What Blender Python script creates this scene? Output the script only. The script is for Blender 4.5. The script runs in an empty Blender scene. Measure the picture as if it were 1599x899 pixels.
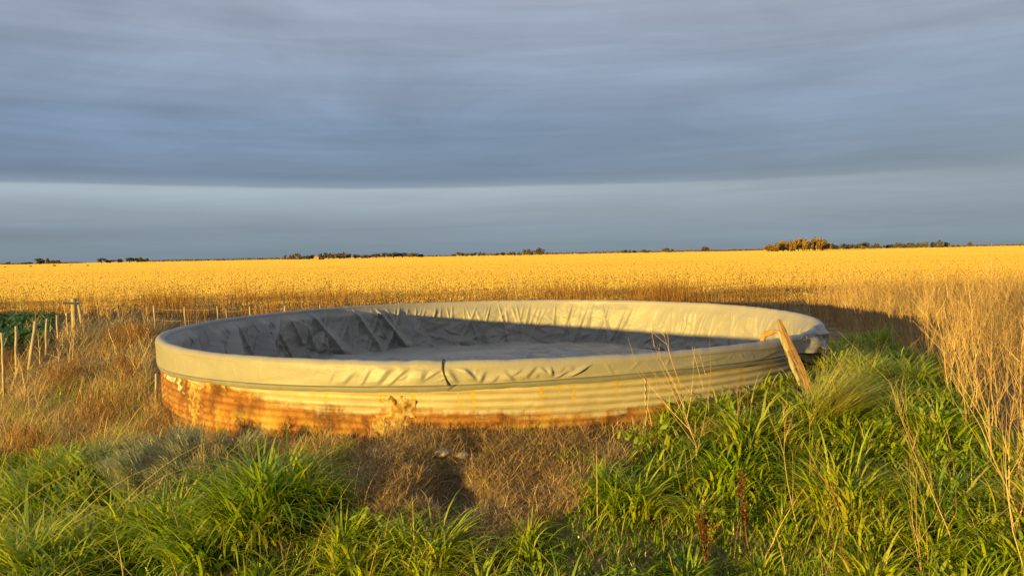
import bpy, math, random
import numpy as np
from mathutils import Vector, Matrix, Euler

# ------------------------------------------------------------------ camera, sky, sun, exposure
S = bpy.context.scene
COL = S.collection
FOC = 1208.0                      # focal length in pixels of a 1599 px wide frame
CAM_H, PITCH, ROLL = 1.8, 2.49, -1.07
cam_d = bpy.data.cameras.new('camera')
cam = bpy.data.objects.new('camera', cam_d)
COL.objects.link(cam)
cam_d.sensor_width = 36.0
cam_d.lens = 36.0 * FOC / 1599.0
cam_d.clip_start, cam_d.clip_end = 0.05, 20000
cam.location = (0, 0, CAM_H)
CAM_R = Matrix.Rotation(math.radians(90 - PITCH), 3, 'X') @ Matrix.Rotation(math.radians(ROLL), 3, 'Z')
cam.rotation_euler = CAM_R.to_euler()
S.camera = cam
S.view_settings.view_transform = 'Standard'
S.view_settings.look = 'None'
S.view_settings.exposure = 1.0
S.view_settings.gamma = 1.0

SUN_EL, SUN_AZ = 3.7, 45.0        # the sun stands behind the camera, 45 degrees to the left
d_away = Vector((math.sin(math.radians(SUN_AZ)) * math.cos(math.radians(SUN_EL)),
                 math.cos(math.radians(SUN_AZ)) * math.cos(math.radians(SUN_EL)),
                 -math.sin(math.radians(SUN_EL))))
sl = bpy.data.lights.new('sun', 'SUN')
sun = bpy.data.objects.new('sun', sl)
COL.objects.link(sun)
sl.energy = 5.0
sl.color = (1.0, 0.68, 0.14)
sl.angle = math.radians(0.6)
sun.rotation_euler = d_away.to_track_quat('-Z', 'Y').to_euler()


def srgb(r, g, b):
    f = lambda c: (c / 255 / 12.92) if c / 255 <= 0.04045 else ((c / 255 + 0.055) / 1.055) ** 2.4
    return (f(r), f(g), f(b), 1.0)


class NT:
    """small helper to write node trees"""
    def __init__(self, nt):
        self.nt = nt
        nt.nodes.clear()

    def n(self, typ, **kw):
        node = self.nt.nodes.new(typ)
        for k, v in kw.items():
            if k.startswith('i_'):
                key = k[2:]
                key = int(key) if key.isdigit() else key.replace('__', ' ')
                self.set(node, key, v)
            else:
                setattr(node, k, v)
        return node

    def set(self, node, key, v):
        s = node.inputs[key]
        if isinstance(v, bpy.types.NodeSocket):
            self.nt.links.new(v, s)
        elif isinstance(v, bpy.types.Node):
            self.nt.links.new(v.outputs[0], s)
        else:
            s.default_value = v

    def math(self, op, a, b=None, c=None, clamp=False):
        m = self.n('ShaderNodeMath', operation=op)
        m.use_clamp = clamp
        self.set(m, 0, a)
        if b is not None:
            self.set(m, 1, b)
        if c is not None:
            self.set(m, 2, c)
        return m.outputs[0]

    def mix(self, f, a, b, mode='MIX'):
        m = self.n('ShaderNodeMix', data_type='RGBA', blend_type=mode)
        self.set(m, 'Factor', f)
        self.set(m, 6, a)
        self.set(m, 7, b)
        return m.outputs[2]

    def ramp(self, f, stops, interp='LINEAR'):
        r = self.n('ShaderNodeValToRGB')
        r.color_ramp.interpolation = interp
        e = r.color_ramp.elements
        while len(e) > 1:
            e.remove(e[0])
        e[0].position, e[0].color = stops[0][0], stops[0][1]
        for p, c in stops[1:]:
            q = e.new(p)
            q.color = c
        self.set(r, 0, f)
        return r.outputs[0]

    def noise(self, vec, scale, detail=4, rough=0.55, dist=0.0):
        t = self.n('ShaderNodeTexNoise')
        if vec is not None:
            self.set(t, 'Vector', vec)
        t.inputs['Scale'].default_value = scale
        t.inputs['Detail'].default_value = detail
        t.inputs['Roughness'].default_value = rough
        t.inputs['Distortion'].default_value = dist
        return t.outputs['Fac'] if 'Fac' in t.outputs else t.outputs[0]

    def comb(self, x, y, z):
        c = self.n('ShaderNodeCombineXYZ')
        self.set(c, 0, x); self.set(c, 1, y); self.set(c, 2, z)
        return c.outputs[0]


def g(v):
    return (v, v, v, 1.0)


W = bpy.data.worlds.new('World')
S.world = W
W.use_nodes = True
T = NT(W.node_tree)
wout = T.n('ShaderNodeOutputWorld')
bg = T.n('ShaderNodeBackground')
T.nt.links.new(bg.outputs[0], wout.inputs[0])
sky = T.n('ShaderNodeTexSky', sky_type='NISHITA')
sky.sun_disc = False
sky.sun_elevation = math.radians(SUN_EL)
sky.sun_rotation = math.radians(180 + SUN_AZ)
tc = T.n('ShaderNodeTexCoord')
sp = T.n('ShaderNodeSeparateXYZ')
T.nt.links.new(tc.outputs['Generated'], sp.inputs[0])
X, Y, Z = sp.outputs
zc = T.math('MAXIMUM', Z, 0.0)
den = T.math('ADD', zc, 0.10)
deck = T.comb(T.math('DIVIDE', X, den), T.math('MULTIPLY', T.math('DIVIDE', Y, den), 1.0), 0.0)   # a flat cloud deck seen in perspective
band = T.comb(T.math('MULTIPLY', X, 1.1), T.math('MULTIPLY', Y, 1.1), T.math('MULTIPLY', Z, 26.0))
band2 = T.comb(T.math('MULTIPLY', X, 2.6), T.math('MULTIPLY', Y, 2.6), T.math('MULTIPLY', Z, 40.0))
edge = T.comb(T.math('MULTIPLY', X, 3.0), T.math('MULTIPLY', Y, 3.0), 3.0)
n_band = T.noise(band, 1.0, 4, 0.5, 0.3)
n_band2 = T.noise(band2, 1.6, 5, 0.55, 0.6)
n_deck = T.noise(deck, 0.9, 7, 0.58, 0.7)
n_edge = T.noise(edge, 1.3, 4, 0.5)
ze = T.math('ADD', Z, T.math('MULTIPLY', T.math('SUBTRACT', n_edge, 0.5), 0.009))
ze = T.math('ADD', ze, 0.0065)
low = T.ramp(T.math('MULTIPLY', ze, 2.5), [
    (0.0, srgb(124, 142, 158)), (0.05, srgb(126, 144, 160)), (0.105, srgb(129, 146, 164)),
    (0.14, srgb(141, 157, 174)), (0.185, srgb(154, 169, 184)), (0.229, srgb(166, 180, 195)),
    (0.2355, srgb(136, 151, 174)), (0.265, srgb(114, 132, 160)), (0.32, srgb(117, 136, 164)), (0.42, srgb(122, 141, 170)),
    (0.52, srgb(136, 151, 177)), (0.62, srgb(148, 160, 184)), (0.85, srgb(160, 167, 187)), (1.0, srgb(160, 167, 183))])
# the edge of the deck melts away towards the right
nodge = T.ramp(T.math('MULTIPLY', ze, 2.5), [
    (0.0, srgb(124, 142, 156)), (0.10, srgb(128, 146, 162)), (0.2, srgb(135, 150, 166)), (0.3, srgb(130, 145, 167)),
    (0.45, srgb(136, 150, 174)), (0.62, srgb(150, 160, 180)), (0.85, srgb(164, 167, 182)), (1.0, srgb(162, 166, 178))])
rightness = T.math('MULTIPLY_ADD', X, 1.5, 0.02, clamp=True)
cl = T.mix(rightness, low, nodge)
streak = T.math('MULTIPLY_ADD', n_band, 0.40, 0.80)
streak2 = T.math('MULTIPLY_ADD', n_band2, 0.30, 0.85)
lump = T.math('MULTIPLY_ADD', n_deck, 0.75, 0.64)
hi = T.math('MULTIPLY', T.math('SUBTRACT', Z, 0.085), 12.0, clamp=True)
lumpm = T.math('ADD', T.math('MULTIPLY', T.math('SUBTRACT', lump, 1.0), hi), 1.0)
mod = T.math('MULTIPLY', T.math('MULTIPLY', streak, streak2), lumpm)
cl = T.mix(1.0, cl, T.comb(mod, mod, mod), 'MULTIPLY')
# unseen sky shaped to set the fill: boosted overhead, dimmed low behind camera
thick = T.math('MULTIPLY_ADD', T.math('MULTIPLY', T.math('SUBTRACT', Z, 0.40), 2.0, clamp=True), 0.65, 1.0)
lowb = T.math('MULTIPLY_ADD', zc, -1.15, 1.0, clamp=True)
behind = T.math('MULTIPLY_ADD', T.math('MULTIPLY', T.math('MULTIPLY_ADD', Y, -1.6, .3, clamp=True), lowb), -0.85, 1.0)
gain = T.math('MULTIPLY', T.math('MULTIPLY', thick, behind), 5.2)
cl10 = T.mix(1.0, cl, T.comb(T.math('MULTIPLY', gain, .975), gain, T.math('MULTIPLY', gain, .975)), 'MULTIPLY')
final = T.mix(0.93, sky.outputs[0], cl10)
T.nt.links.new(final, bg.inputs[0])
bg.inputs[1].default_value = 0.1

# ------------------------------------------------------------------ helpers
rng = np.random.default_rng(7)
r_f = random.Random(5)
CR = np.array(CAM_R)


def ray(px, py):
    v = CR @ np.array([(px - 799.5) / FOC, -(py - 449.5) / FOC, -1.0])
    return v


def at_z(px, py, z=0.0):
    v = ray(px, py)
    t = (z - CAM_H) / v[2]
    return np.array([0, 0, CAM_H]) + v * t


def at_y(px, py, y):
    v = ray(px, py)
    return np.array([0, 0, CAM_H]) + v * (y / v[1])


def proj(P):
    q = (P - np.array([0, 0, CAM_H])) @ CR
    w = -q[:, 2]
    w = np.where(w < 0.05, 0.05, w)
    return 799.5 + FOC * q[:, 0] / w, 449.5 - FOC * q[:, 1] / w


def inpoly(x, y, poly):
    c = np.zeros(len(x), bool)
    n = len(poly)
    for i in range(n):
        x1, y1 = poly[i]; x2, y2 = poly[(i + 1) % n]
        if y1 == y2:
            continue
        m = ((y1 > y) != (y2 > y)) & (x < (x2 - x1) * (y - y1) / (y2 - y1) + x1)
        c ^= m
    return c


_tab = np.random.default_rng(11).random((256, 256))


def vn(x, y, seed=0):
    x = np.asarray(x, float) + seed * 17.31; y = np.asarray(y, float) + seed * 9.77
    xi = np.floor(x).astype(int); yi = np.floor(y).astype(int)
    fx = x - xi; fy = y - yi
    fx = fx * fx * (3 - 2 * fx); fy = fy * fy * (3 - 2 * fy)
    a = _tab[xi & 255, yi & 255]; b = _tab[(xi + 1) & 255, yi & 255]
    c = _tab[xi & 255, (yi + 1) & 255]; d = _tab[(xi + 1) & 255, (yi + 1) & 255]
    return (a * (1 - fx) + b * fx) * (1 - fy) + (c * (1 - fx) + d * fx) * fy


def fbm(x, y, seed=0, o=4):
    s = 0; a = 0.5; t = 0
    for k in range(o):
        s = s + a * vn(np.asarray(x) * 2 ** k, np.asarray(y) * 2 ** k, seed + k * 3); t += a; a *= 0.5
    return s / t


def build(name, V, F, mat, parent=None, tint=None, smooth=False, uv=None):
    """one mesh object from vertex and face arrays (all faces the same size)"""
    V = np.asarray(V, np.float32).reshape(-1, 3); F = np.asarray(F, np.int32)
    k = F.shape[1]
    me = bpy.data.meshes.new(name)
    me.vertices.add(len(V)); me.vertices.foreach_set('co', V.ravel())
    me.loops.add(F.size); me.loops.foreach_set('vertex_index', F.ravel())
    me.polygons.add(len(F))
    me.polygons.foreach_set('loop_start', np.arange(0, F.size, k, dtype=np.int32))
    me.polygons.foreach_set('use_smooth', np.full(len(F), smooth))
    if tint is not None:
        a = me.attributes.new('tint', 'FLOAT', 'POINT')
        a.data.foreach_set('value', np.asarray(tint, np.float32).ravel())
    if uv is not None:
        l = me.uv_layers.new(name='uv')
        l.data.foreach_set('uv', np.asarray(uv, np.float32)[F.ravel()].ravel())
    me.update(calc_edges=True)
    me.materials.append(mat)
    o = bpy.data.objects.new(name, me)
    COL.objects.link(o)
    if parent is not None:
        o.parent = parent
    return o


def tag(o, label, cat, group=None, kind=None):
    o['label'] = label
    o['category'] = cat
    if group:
        o['group'] = group
    if kind:
        o['kind'] = kind
    return o


def empty(name, loc, label, cat, group=None):
    o = bpy.data.objects.new(name, None)
    o.empty_display_size = 0.1
    COL.objects.link(o)
    o.location = loc
    return tag(o, label, cat, group)


def grid_faces(nu, nv, wrap_u=False, off=0):
    iu = np.arange(nu if wrap_u else nu - 1); iv = np.arange(nv - 1)
    a, b = np.meshgrid(iu, iv, indexing='ij')
    a2 = (a + 1) % nu
    return np.stack([a * nv + b, a2 * nv + b, a2 * nv + b + 1, a * nv + b + 1], -1).reshape(-1, 4) + off


def blades(base, L, w, az, lean0, lean1, segs=4, twist=None):
    """curved tapering leaves: base (n,3), length, width, lean azimuth, lean angle at root and at tip"""
    n = len(base)
    K = segs + 1
    t = np.linspace(0, 1, K)
    ang = lean0[:, None] + (lean1 - lean0)[:, None] * t[None] ** 1.3
    st = (L / segs)[:, None]
    h = np.concatenate([np.zeros((n, 1)), np.cumsum(np.sin(ang[:, :-1]) * st, 1)], 1)
    z = np.concatenate([np.zeros((n, 1)), np.cumsum(np.cos(ang[:, :-1]) * st, 1)], 1)
    d = np.stack([np.cos(az), np.sin(az)], -1)
    C = np.zeros((n, K, 3))
    C[..., 0] = base[:, None, 0] + d[:, None, 0] * h
    C[..., 1] = base[:, None, 1] + d[:, None, 1] * h
    C[..., 2] = base[:, None, 2] + z
    if twist is None:
        twist = rng.normal(0, 0.5, n)
    ta = az + math.pi / 2 + twist
    sx = np.stack([np.cos(ta), np.sin(ta), np.zeros(n)], -1)
    wt = np.array([0.7] + [1.0 - 0.95 * ((k / segs) ** 2.2) for k in range(1, K)])
    off = sx[:, None, :] * (w[:, None] * wt[None] * 0.5)[..., None]
    V = np.stack([C - off, C + off], 2).reshape(-1, 3)
    i0 = (np.arange(n) * K * 2)[:, None] + (np.arange(segs) * 2)[None]
    F = np.stack([i0, i0 + 1, i0 + 3, i0 + 2], -1).reshape(-1, 4)
    return V, F


def tubes(P, R, sides=3):
    """P (n,K,3) polylines with radii R (n,K) as thin closed stems"""
    n, K, _ = P.shape
    ax = P[:, -1] - P[:, 0]
    ax /= np.linalg.norm(ax, axis=1)[:, None] + 1e-9
    ref = np.where(np.abs(ax[:, 2:3]) > 0.8, np.array([[1.0, 0, 0]]), np.array([[0, 0, 1.0]]))
    u = np.cross(ax, ref); u /= np.linalg.norm(u, axis=1)[:, None] + 1e-9
    v = np.cross(ax, u)
    a = np.arange(sides) * 2 * math.pi / sides
    ring = u[:, None, :] * np.cos(a)[None, :, None] + v[:, None, :] * np.sin(a)[None, :, None]
    V = (P[:, :, None, :] + ring[:, None] * R[:, :, None, None]).reshape(-1, 3)
    b = (np.arange(n) * K * sides)[:, None, None] + (np.arange(K - 1) * sides)[None, :, None]
    s = np.arange(sides)[None, None]; s2 = (s + 1) % sides
    F = np.stack([b + s, b + s2, b + sides + s2, b + sides + s], -1).reshape(-1, 4)
    return V, F


def join(parts):
    Vs, Fs, o = [], [], 0
    for V, F in parts:
        Vs.append(V); Fs.append(np.asarray(F) + o); o += len(V)
    return np.concatenate(Vs), np.concatenate(Fs)


def boxmesh(sx, sy, sz, bev=0.0):
    V = np.array([[x * sx / 2, y * sy / 2, z * sz / 2] for x in (-1, 1) for y in (-1, 1) for z in (-1, 1)])
    F = np.array([[0, 1, 3, 2], [4, 6, 7, 5], [0, 4, 5, 1], [2, 3, 7, 6], [0, 2, 6, 4], [1, 5, 7, 3]])
    return V, F


# ------------------------------------------------------------------ materials
def mat_base(name):
    m = bpy.data.materials.new(name)
    m.use_nodes = True
    t = NT(m.node_tree)
    out = t.n('ShaderNodeOutputMaterial')
    return m, t, out


def leaf_mat(name, stops, transl=0.3, gloss=0.04, rough=0.45, patch=None):
    m, t, out = mat_base(name)
    at = t.n('ShaderNodeAttribute', attribute_name='tint')
    col = t.ramp(at.outputs['Fac'], stops)
    if patch:
        geo = t.n('ShaderNodeNewGeometry')
        nz = t.noise(geo.outputs['Position'], patch[0], 3, 0.6)
        f = t.math('MULTIPLY', t.math('SUBTRACT', nz, patch[2]), 5.0, clamp=True)
        col = t.mix(f, col, patch[1])
    d = t.n('ShaderNodeBsdfDiffuse'); t.set(d, 0, col)
    tr = t.n('ShaderNodeBsdfTranslucent'); t.set(tr, 0, col)
    mx = t.n('ShaderNodeMixShader'); mx.inputs[0].default_value = transl
    t.nt.links.new(d.outputs[0], mx.inputs[1]); t.nt.links.new(tr.outputs[0], mx.inputs[2])
    gl = t.n('ShaderNodeBsdfGlossy'); gl.inputs['Roughness'].default_value = rough
    gl.inputs['Color'].default_value = (1, 1, 1, 1)
    m2 = t.n('ShaderNodeMixShader'); m2.inputs[0].default_value = gloss
    t.nt.links.new(mx.outputs[0], m2.inputs[1]); t.nt.links.new(gl.outputs[0], m2.inputs[2])
    t.nt.links.new(m2.outputs[0], out.inputs[0])
    return m


def c(r, gg, b):
    return (r, gg, b, 1.0)


M_GREEN = leaf_mat('green_blades', [(0, c(.07, .15, .005)), (.4, c(.22, .34, .007)), (.8, c(.44, .50, .012)), (.93, c(.44, .40, .06)), (1, c(.52, .42, .14))], .42, .035, .35)
M_STRAW = leaf_mat('straw_blades', [(0, c(.26, .15, .05)), (.5, c(.58, .41, .16)), (1, c(.78, .60, .28))], .4, .01)
M_THATCH = leaf_mat('thatch', [(0, c(.24, .15, .07)), (.5, c(.54, .38, .17)), (1, c(.74, .57, .28))], .2, .01)
M_RUSTY = leaf_mat('rusty_weeds', [(0, c(.18, .085, .026)), (.5, c(.38, .19, .052)), (.8, c(.46, .26, .075)), (1, c(.60, .41, .14))], .3, .01,
                   patch=(.45, c(.19, .085, .028), .52))
M_STALK = leaf_mat('dry_stalks', [(0, c(.20, .11, .05)), (.5, c(.44, .29, .13)), (1, c(.66, .49, .24))], .0, .03)
M_BROWN = leaf_mat('brown_seed_heads', [(0, c(.10, .05, .02)), (1, c(.26, .14, .055))], .1, .02)
M_SHRUB = leaf_mat('grey_green_leaves', [(0, c(.16, .19, .10)), (.5, c(.34, .36, .20)), (1, c(.54, .53, .32))], .35, .02)
M_YELLOWGREEN = leaf_mat('yellow_green_blades', [(0, c(.20, .24, .03)), (.6, c(.42, .39, .07)), (1, c(.60, .46, .16))], .35, .03)
M_STUBBLE = leaf_mat('stubble', [(0, c(.52, .325, .082)), (.3, c(.62, .42, .112)), (1, c(.70, .51, .145))], .4, .0)
M_CROP = leaf_mat('crop_leaves', [(0, c(.02, .06, .008)), (.6, c(.05, .13, .012)), (1, c(.10, .19, .02))], .3, .05)
M_TREE = leaf_mat('hazy_leaves', [(0, c(.09, .09, .085)), (1, c(.17, .165, .145))], .1, .0)  # distance haze put into the leaf colour as a lighter grey
M_TREE_B = leaf_mat('bare_brown_twigs', [(0, c(.12, .085, .075)), (1, c(.20, .145, .115))], .1, .0)
M_TREE_GOLD = leaf_mat('golden_leaves', [(0, c(.16, .10, .03)), (1, c(.42, .28, .085))], .2, .0)


def simple(name, stops, scale=6.0, rough=0.8, stretch=(1, 1, 1), bump=0.0, metal=0.0, spec=0.3):
    m, t, out = mat_base(name)
    tcn = t.n('ShaderNodeTexCoord')
    mp = t.n('ShaderNodeMapping'); mp.inputs['Scale'].default_value = stretch
    t.nt.links.new(tcn.outputs['Object'], mp.inputs[0])
    nz = t.noise(mp.outputs[0], scale, 6, 0.6)
    b = t.n('ShaderNodeBsdfPrincipled')
    t.set(b, 'Base Color', t.ramp(nz, stops))
    b.inputs['Roughness'].default_value = rough
    b.inputs['Metallic'].default_value = metal
    b.inputs['Specular IOR Level'].default_value = spec
    if bump:
        bp = t.n('ShaderNodeBump'); bp.inputs['Strength'].default_value = 1.0; bp.inputs['Distance'].default_value = bump
        t.set(bp, 'Height', nz); t.set(b, 'Normal', bp.outputs[0])
    t.nt.links.new(b.outputs[0], out.inputs[0])
    return m


M_WOOD = simple('weathered_wood', [(.34, c(.09, .045, .018)), (.46, c(.30, .165, .06)), (.6, c(.40, .23, .085)), (.72, c(.48, .31, .13))], 14, .85, (5, 5, .6), .004)
M_GREYWOOD = simple('grey_wood', [(.3, c(.16, .14, .11)), (.55, c(.34, .30, .24)), (.7, c(.45, .40, .31))], 9, .85, (6, 6, .7), .004)
M_POST = simple('pale_stakes', [(.3, c(.22, .17, .11)), (.5, c(.38, .32, .21)), (.7, c(.48, .42, .30))], 9, .85, (5, 5, .8), .003)
M_WIRE = simple('fence_wire', [(.3, c(.30, .24, .18)), (.7, c(.42, .36, .28))], 5, .5, metal=.6)
M_RUSTPIPE = simple('rusty_pipe', [(.35, c(.30, .12, .03)), (.6, c(.52, .26, .08))], 14, .75, bump=.002)
M_DARK = simple('black_strap', [(.3, c(.012, .012, .014)), (.7, c(.03, .03, .033))], 10, .5)
M_BARK = simple('bark', [(.3, c(.06, .045, .035)), (.7, c(.12, .09, .07))], 3, .9)
M_SHEDWALL = simple('shed_wall', [(.3, c(.36, .22, .08)), (.7, c(.46, .29, .10))], 1.5, .9)
M_SHEDROOF = simple('shed_roof', [(.3, c(.30, .18, .07)), (.7, c(.40, .25, .10))], 1.5, .8)
M_CHARCOAL = simple('dark_opening', [(.3, c(.05, .03, .02)), (.7, c(.09, .05, .03))], 2, .9)
M_MORTAR = simple('mortar', [(.32, c(.10, .055, .022)), (.45, c(.30, .18, .055)), (.60, c(.42, .33, .15)), (.72, c(.46, .40, .26))], 11, .95, bump=.012)
M_FLANGE = simple('brass_flange', [(.3, c(.30, .24, .17)), (.7, c(.46, .38, .27))], 20, .55, metal=.3)
M_STONE = simple('rubble', [(.3, c(.17, .14, .11)), (.7, c(.36, .31, .25))], 9, .95, bump=.01)

# ground
m, t, out = mat_base('dry_earth')
geo = t.n('ShaderNodeNewGeometry')
n1 = t.noise(geo.outputs['Position'], 1.7, 6, .65)
n2 = t.noise(geo.outputs['Position'], 24, 5, .7)
col = t.ramp(n1, [(.32, c(.08, .054, .030)), (.48, c(.18, .125, .065)), (.62, c(.32, .23, .11))])
col = t.mix(t.math('MULTIPLY', n2, .8), col, t.ramp(n2, [(.35, c(.06, .04, .024)), (.65, c(.36, .27, .14))]))
bp = t.n('ShaderNodeBump'); bp.inputs['Distance'].default_value = .03; t.set(bp, 'Height', n2)
b = t.n('ShaderNodeBsdfDiffuse'); t.set(b, 0, col); t.set(b, 'Normal', bp.outputs[0])
t.nt.links.new(b.outputs[0], out.inputs[0])
M_EARTH = m
m, t, out = mat_base('field_straw')
geo = t.n('ShaderNodeNewGeometry')
n1 = t.noise(geo.outputs['Position'], .06, 6, .6)
n2 = t.noise(geo.outputs['Position'], 5, 5, .7)
col = t.mix(n2, t.ramp(n1, [(.3, c(.45, .28, .09)), (.7, c(.68, .47, .16))]), c(.52, .33, .10))
b = t.n('ShaderNodeBsdfDiffuse'); t.set(b, 0, col)
t.nt.links.new(b.outputs[0], out.inputs[0])
M_FIELD = m

# liner
m, t, out = mat_base('grey_liner')
tcn = t.n('ShaderNodeTexCoord')
n1 = t.noise(tcn.outputs['Object'], 1.3, 5, .6)
n2 = t.noise(tcn.outputs['Object'], 13, 5, .6, .8)
n3 = t.noise(tcn.outputs['Object'], 90, 2, .5)
col = t.ramp(n1, [(.3, c(.245, .230, .210)), (.55, c(.280, .262, .234)), (.75, c(.31, .290, .256))])
dust = t.math('MULTIPLY', t.math('SUBTRACT', n2, .58), 2.2, clamp=True)
col = t.mix(dust, col, c(.34, .305, .245))
b = t.n('ShaderNodeBsdfPrincipled'); t.set(b, 'Base Color', col)
t.set(b, 'Roughness', t.math('MULTIPLY_ADD', n2, .3, .32))
b.inputs['Specular IOR Level'].default_value = .35
bp = t.n('ShaderNodeBump'); bp.inputs['Distance'].default_value = .006; bp.inputs['Strength'].default_value = .6
t.set(bp, 'Height', t.math('ADD', n2, t.math('MULTIPLY', n3, .08))); t.set(b, 'Normal', bp.outputs[0])
t.nt.links.new(b.outputs[0], out.inputs[0])
M_LINER = m
M_HEM = simple('shade_grey_hem', [(.3, c(.16, .155, .15)), (.6, c(.20, .192, .18)), (.75, c(.25, .238, .215))], 5, .6, bump=.004)  # hem gets less sun; that dimming is put into its darker grey

# corrugated tank sheet: uv.x = metres round the tank from its front, uv.y = height
m, t, out = mat_base('rusty_galvanised_sheet')
uvn = t.n('ShaderNodeUVMap', uv_map='uv')
us = t.n('ShaderNodeSeparateXYZ'); t.nt.links.new(uvn.outputs[0], us.inputs[0])
U, Vv = us.outputs[0], us.outputs[1]
uvv = uvn.outputs[0]
nb = t.noise(uvv, 2.2, 6, .62)
nf = t.noise(t.comb(t.math('MULTIPLY', U, .6), Vv, 0.0), 5.5, 8, .68)
npt = t.noise(t.comb(t.math('MULTIPLY', U, 1.6), Vv, 4.0), 3.2, 6, .65)
rowv = t.comb(t.math('MULTIPLY', U, 1.2), t.math('MULTIPLY', Vv, 13.0), 0.0)
nrow = t.noise(rowv, 1.6, 5, .6)
streakv = t.comb(t.math('MULTIPLY', U, 9.0), t.math('MULTIPLY', Vv, 1.2), 0.0)
nst = t.noise(streakv, 1.0, 4, .6)
weave = t.noise(t.comb(t.math('MULTIPLY', U, 60.0), t.math('MULTIPLY', Vv, 5.0), 2.0), 1.0, 2, .5)
zinc = t.ramp(nb, [(.3, c(.32, .275, .175)), (.5, c(.44, .385, .26)), (.7, c(.52, .46, .33))])
zinc = t.mix(t.math('MULTIPLY', t.math('SUBTRACT', nrow, .50), 2.2, clamp=True), zinc, c(.26, .20, .11))
valley = t.math('MULTIPLY_ADD', t.math('SINE', t.math('MULTIPLY', Vv, 2 * math.pi / .076)), -.5, .5)
vdirt = t.math('POWER', valley, 3.0)
zinc = t.mix(t.math('MULTIPLY', vdirt, t.math('MULTIPLY_ADD', nf, .9, .12, clamp=True)), zinc, c(.20, .125, .05))
zinc = t.mix(t.math('MULTIPLY', t.math('SUBTRACT', weave, .5), 1.0, clamp=True), zinc, c(.30, .26, .19))
rust = t.ramp(nf, [(.26, c(.12, .045, .014)), (.42, c(.26, .105, .026)), (.56, c(.36, .165, .042)), (.72, c(.42, .24, .07))])
rust = t.mix(t.math('MULTIPLY', t.math('SUBTRACT', nrow, .4), 2.0, clamp=True), rust, c(.24, .085, .018))
yel = c(.46, .32, .06)
# where rust starts: a height that changes along the tank
hgt = t.ramp(t.math('MULTIPLY_ADD', U, 1 / 12.0, .5), [
    (0.0, g(.9)), (.20, g(.66)), (.275, g(.36)), (.33, g(.25)), (.45, g(.25)), (.52, g(.25)), (.58, g(.18)), (.66, g(.22)), (.70, g(.15)), (.82, g(.19)), (.90, g(.3)), (1, g(.7))])
lvl = t.math('SUBTRACT', t.math('ADD', hgt, t.math('MULTIPLY', t.math('SUBTRACT', nb, .5), .22)), Vv)
lvl = t.math('ADD', lvl, t.math('MULTIPLY', t.math('SUBTRACT', nrow, .5), .12))
lvl = t.math('ADD', lvl, t.math('MULTIPLY', t.math('SUBTRACT', nf, .5), .26))
lvl = t.math('ADD', lvl, t.math('MULTIPLY', t.math('SUBTRACT', nst, .5), .22))
fr = t.math('MULTIPLY_ADD', lvl, 13.0, .5, clamp=True)
nbig = t.noise(t.comb(t.math('MULTIPLY', U, 1.4), Vv, 9.0), 1.9, 6, .66)
rust = t.mix(t.math('MULTIPLY', t.math('SUBTRACT', nbig, .53), 9.0, clamp=True), rust, c(.10, .042, .016))
rust = t.mix(t.math('MULTIPLY', t.math('SUBTRACT', .48, nbig), 8.0, clamp=True), rust, c(.44, .28, .075))
rust = t.mix(t.math('MULTIPLY', vdirt, .6), rust, c(.12, .045, .014))
col = t.mix(fr, zinc, rust)
# bright yellow lichen low on the rust and running down from the rim
fy = t.math('MULTIPLY', t.math('SUBTRACT', npt, .50), 4.0, clamp=True)
lowband = t.math('MULTIPLY', t.math('SUBTRACT', .20, Vv), 7.0, clamp=True)
col = t.mix(t.math('MULTIPLY', fy, lowband), col, yel)
fs = t.math('MULTIPLY', t.math('SUBTRACT', nst, .56), 14.0, clamp=True)
topband = t.math('MULTIPLY', t.math('SUBTRACT', Vv, t.math('MULTIPLY_ADD', nf, .3, .12)), 8.0, clamp=True)
col = t.mix(t.math('MULTIPLY', t.math('MULTIPLY', fs, topband), .9), col, c(.46, .31, .03))
# old lime peeling off the rust at the left end
ul = t.math('MULTIPLY', t.math('SUBTRACT', -3.45, U), 5.0, clamp=True)
fp = t.math('MULTIPLY', t.math('SUBTRACT', t.noise(uvv, 4.5, 4, .5, .6), t.math('MULTIPLY_ADD', Vv, -.9, .83)), 30.0, clamp=True)
col = t.mix(t.math('MULTIPLY', ul, fp), col, c(.50, .46, .38))
rim = t.math('MULTIPLY', ul, t.math('MULTIPLY', t.math('SUBTRACT', .06, t.math('ABSOLUTE', t.math('SUBTRACT', npt, .52))), 14.0, clamp=True))
col = t.mix(t.math('MULTIPLY', rim, .7), col, c(.09, .04, .018))
# cracks
vor = t.n('ShaderNodeTexVoronoi', feature='DISTANCE_TO_EDGE')
dvec = t.n('ShaderNodeVectorMath', operation='ADD')
t.nt.links.new(uvv, dvec.inputs[0])
ntc = t.n('ShaderNodeTexNoise'); ntc.inputs['Scale'].default_value = 5; t.nt.links.new(uvv, ntc.inputs[0])
sc_ = t.n('ShaderNodeVectorMath', operation='SCALE'); sc_.inputs['Scale'].default_value = .18
t.nt.links.new(ntc.outputs['Color'], sc_.inputs[0]); t.nt.links.new(sc_.outputs[0], dvec.inputs[1])
t.nt.links.new(dvec.outputs[0], vor.inputs['Vector']); vor.inputs['Scale'].default_value = 1.3
crk = t.math('MULTIPLY', t.math('SUBTRACT', .013, vor.outputs['Distance']), 110.0, clamp=True)
crk = t.math('MULTIPLY', crk, t.math('MULTIPLY', t.math('SUBTRACT', nb, .55), 9.0, clamp=True))
col = t.mix(t.math('MULTIPLY', crk, t.math('MULTIPLY', fr, .85)), col, c(.10, .04, .015))
b = t.n('ShaderNodeBsdfPrincipled'); t.set(b, 'Base Color', col)
t.set(b, 'Roughness', t.math('MULTIPLY_ADD', fr, .3, .55)); b.inputs['Specular IOR Level'].default_value = .3
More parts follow.
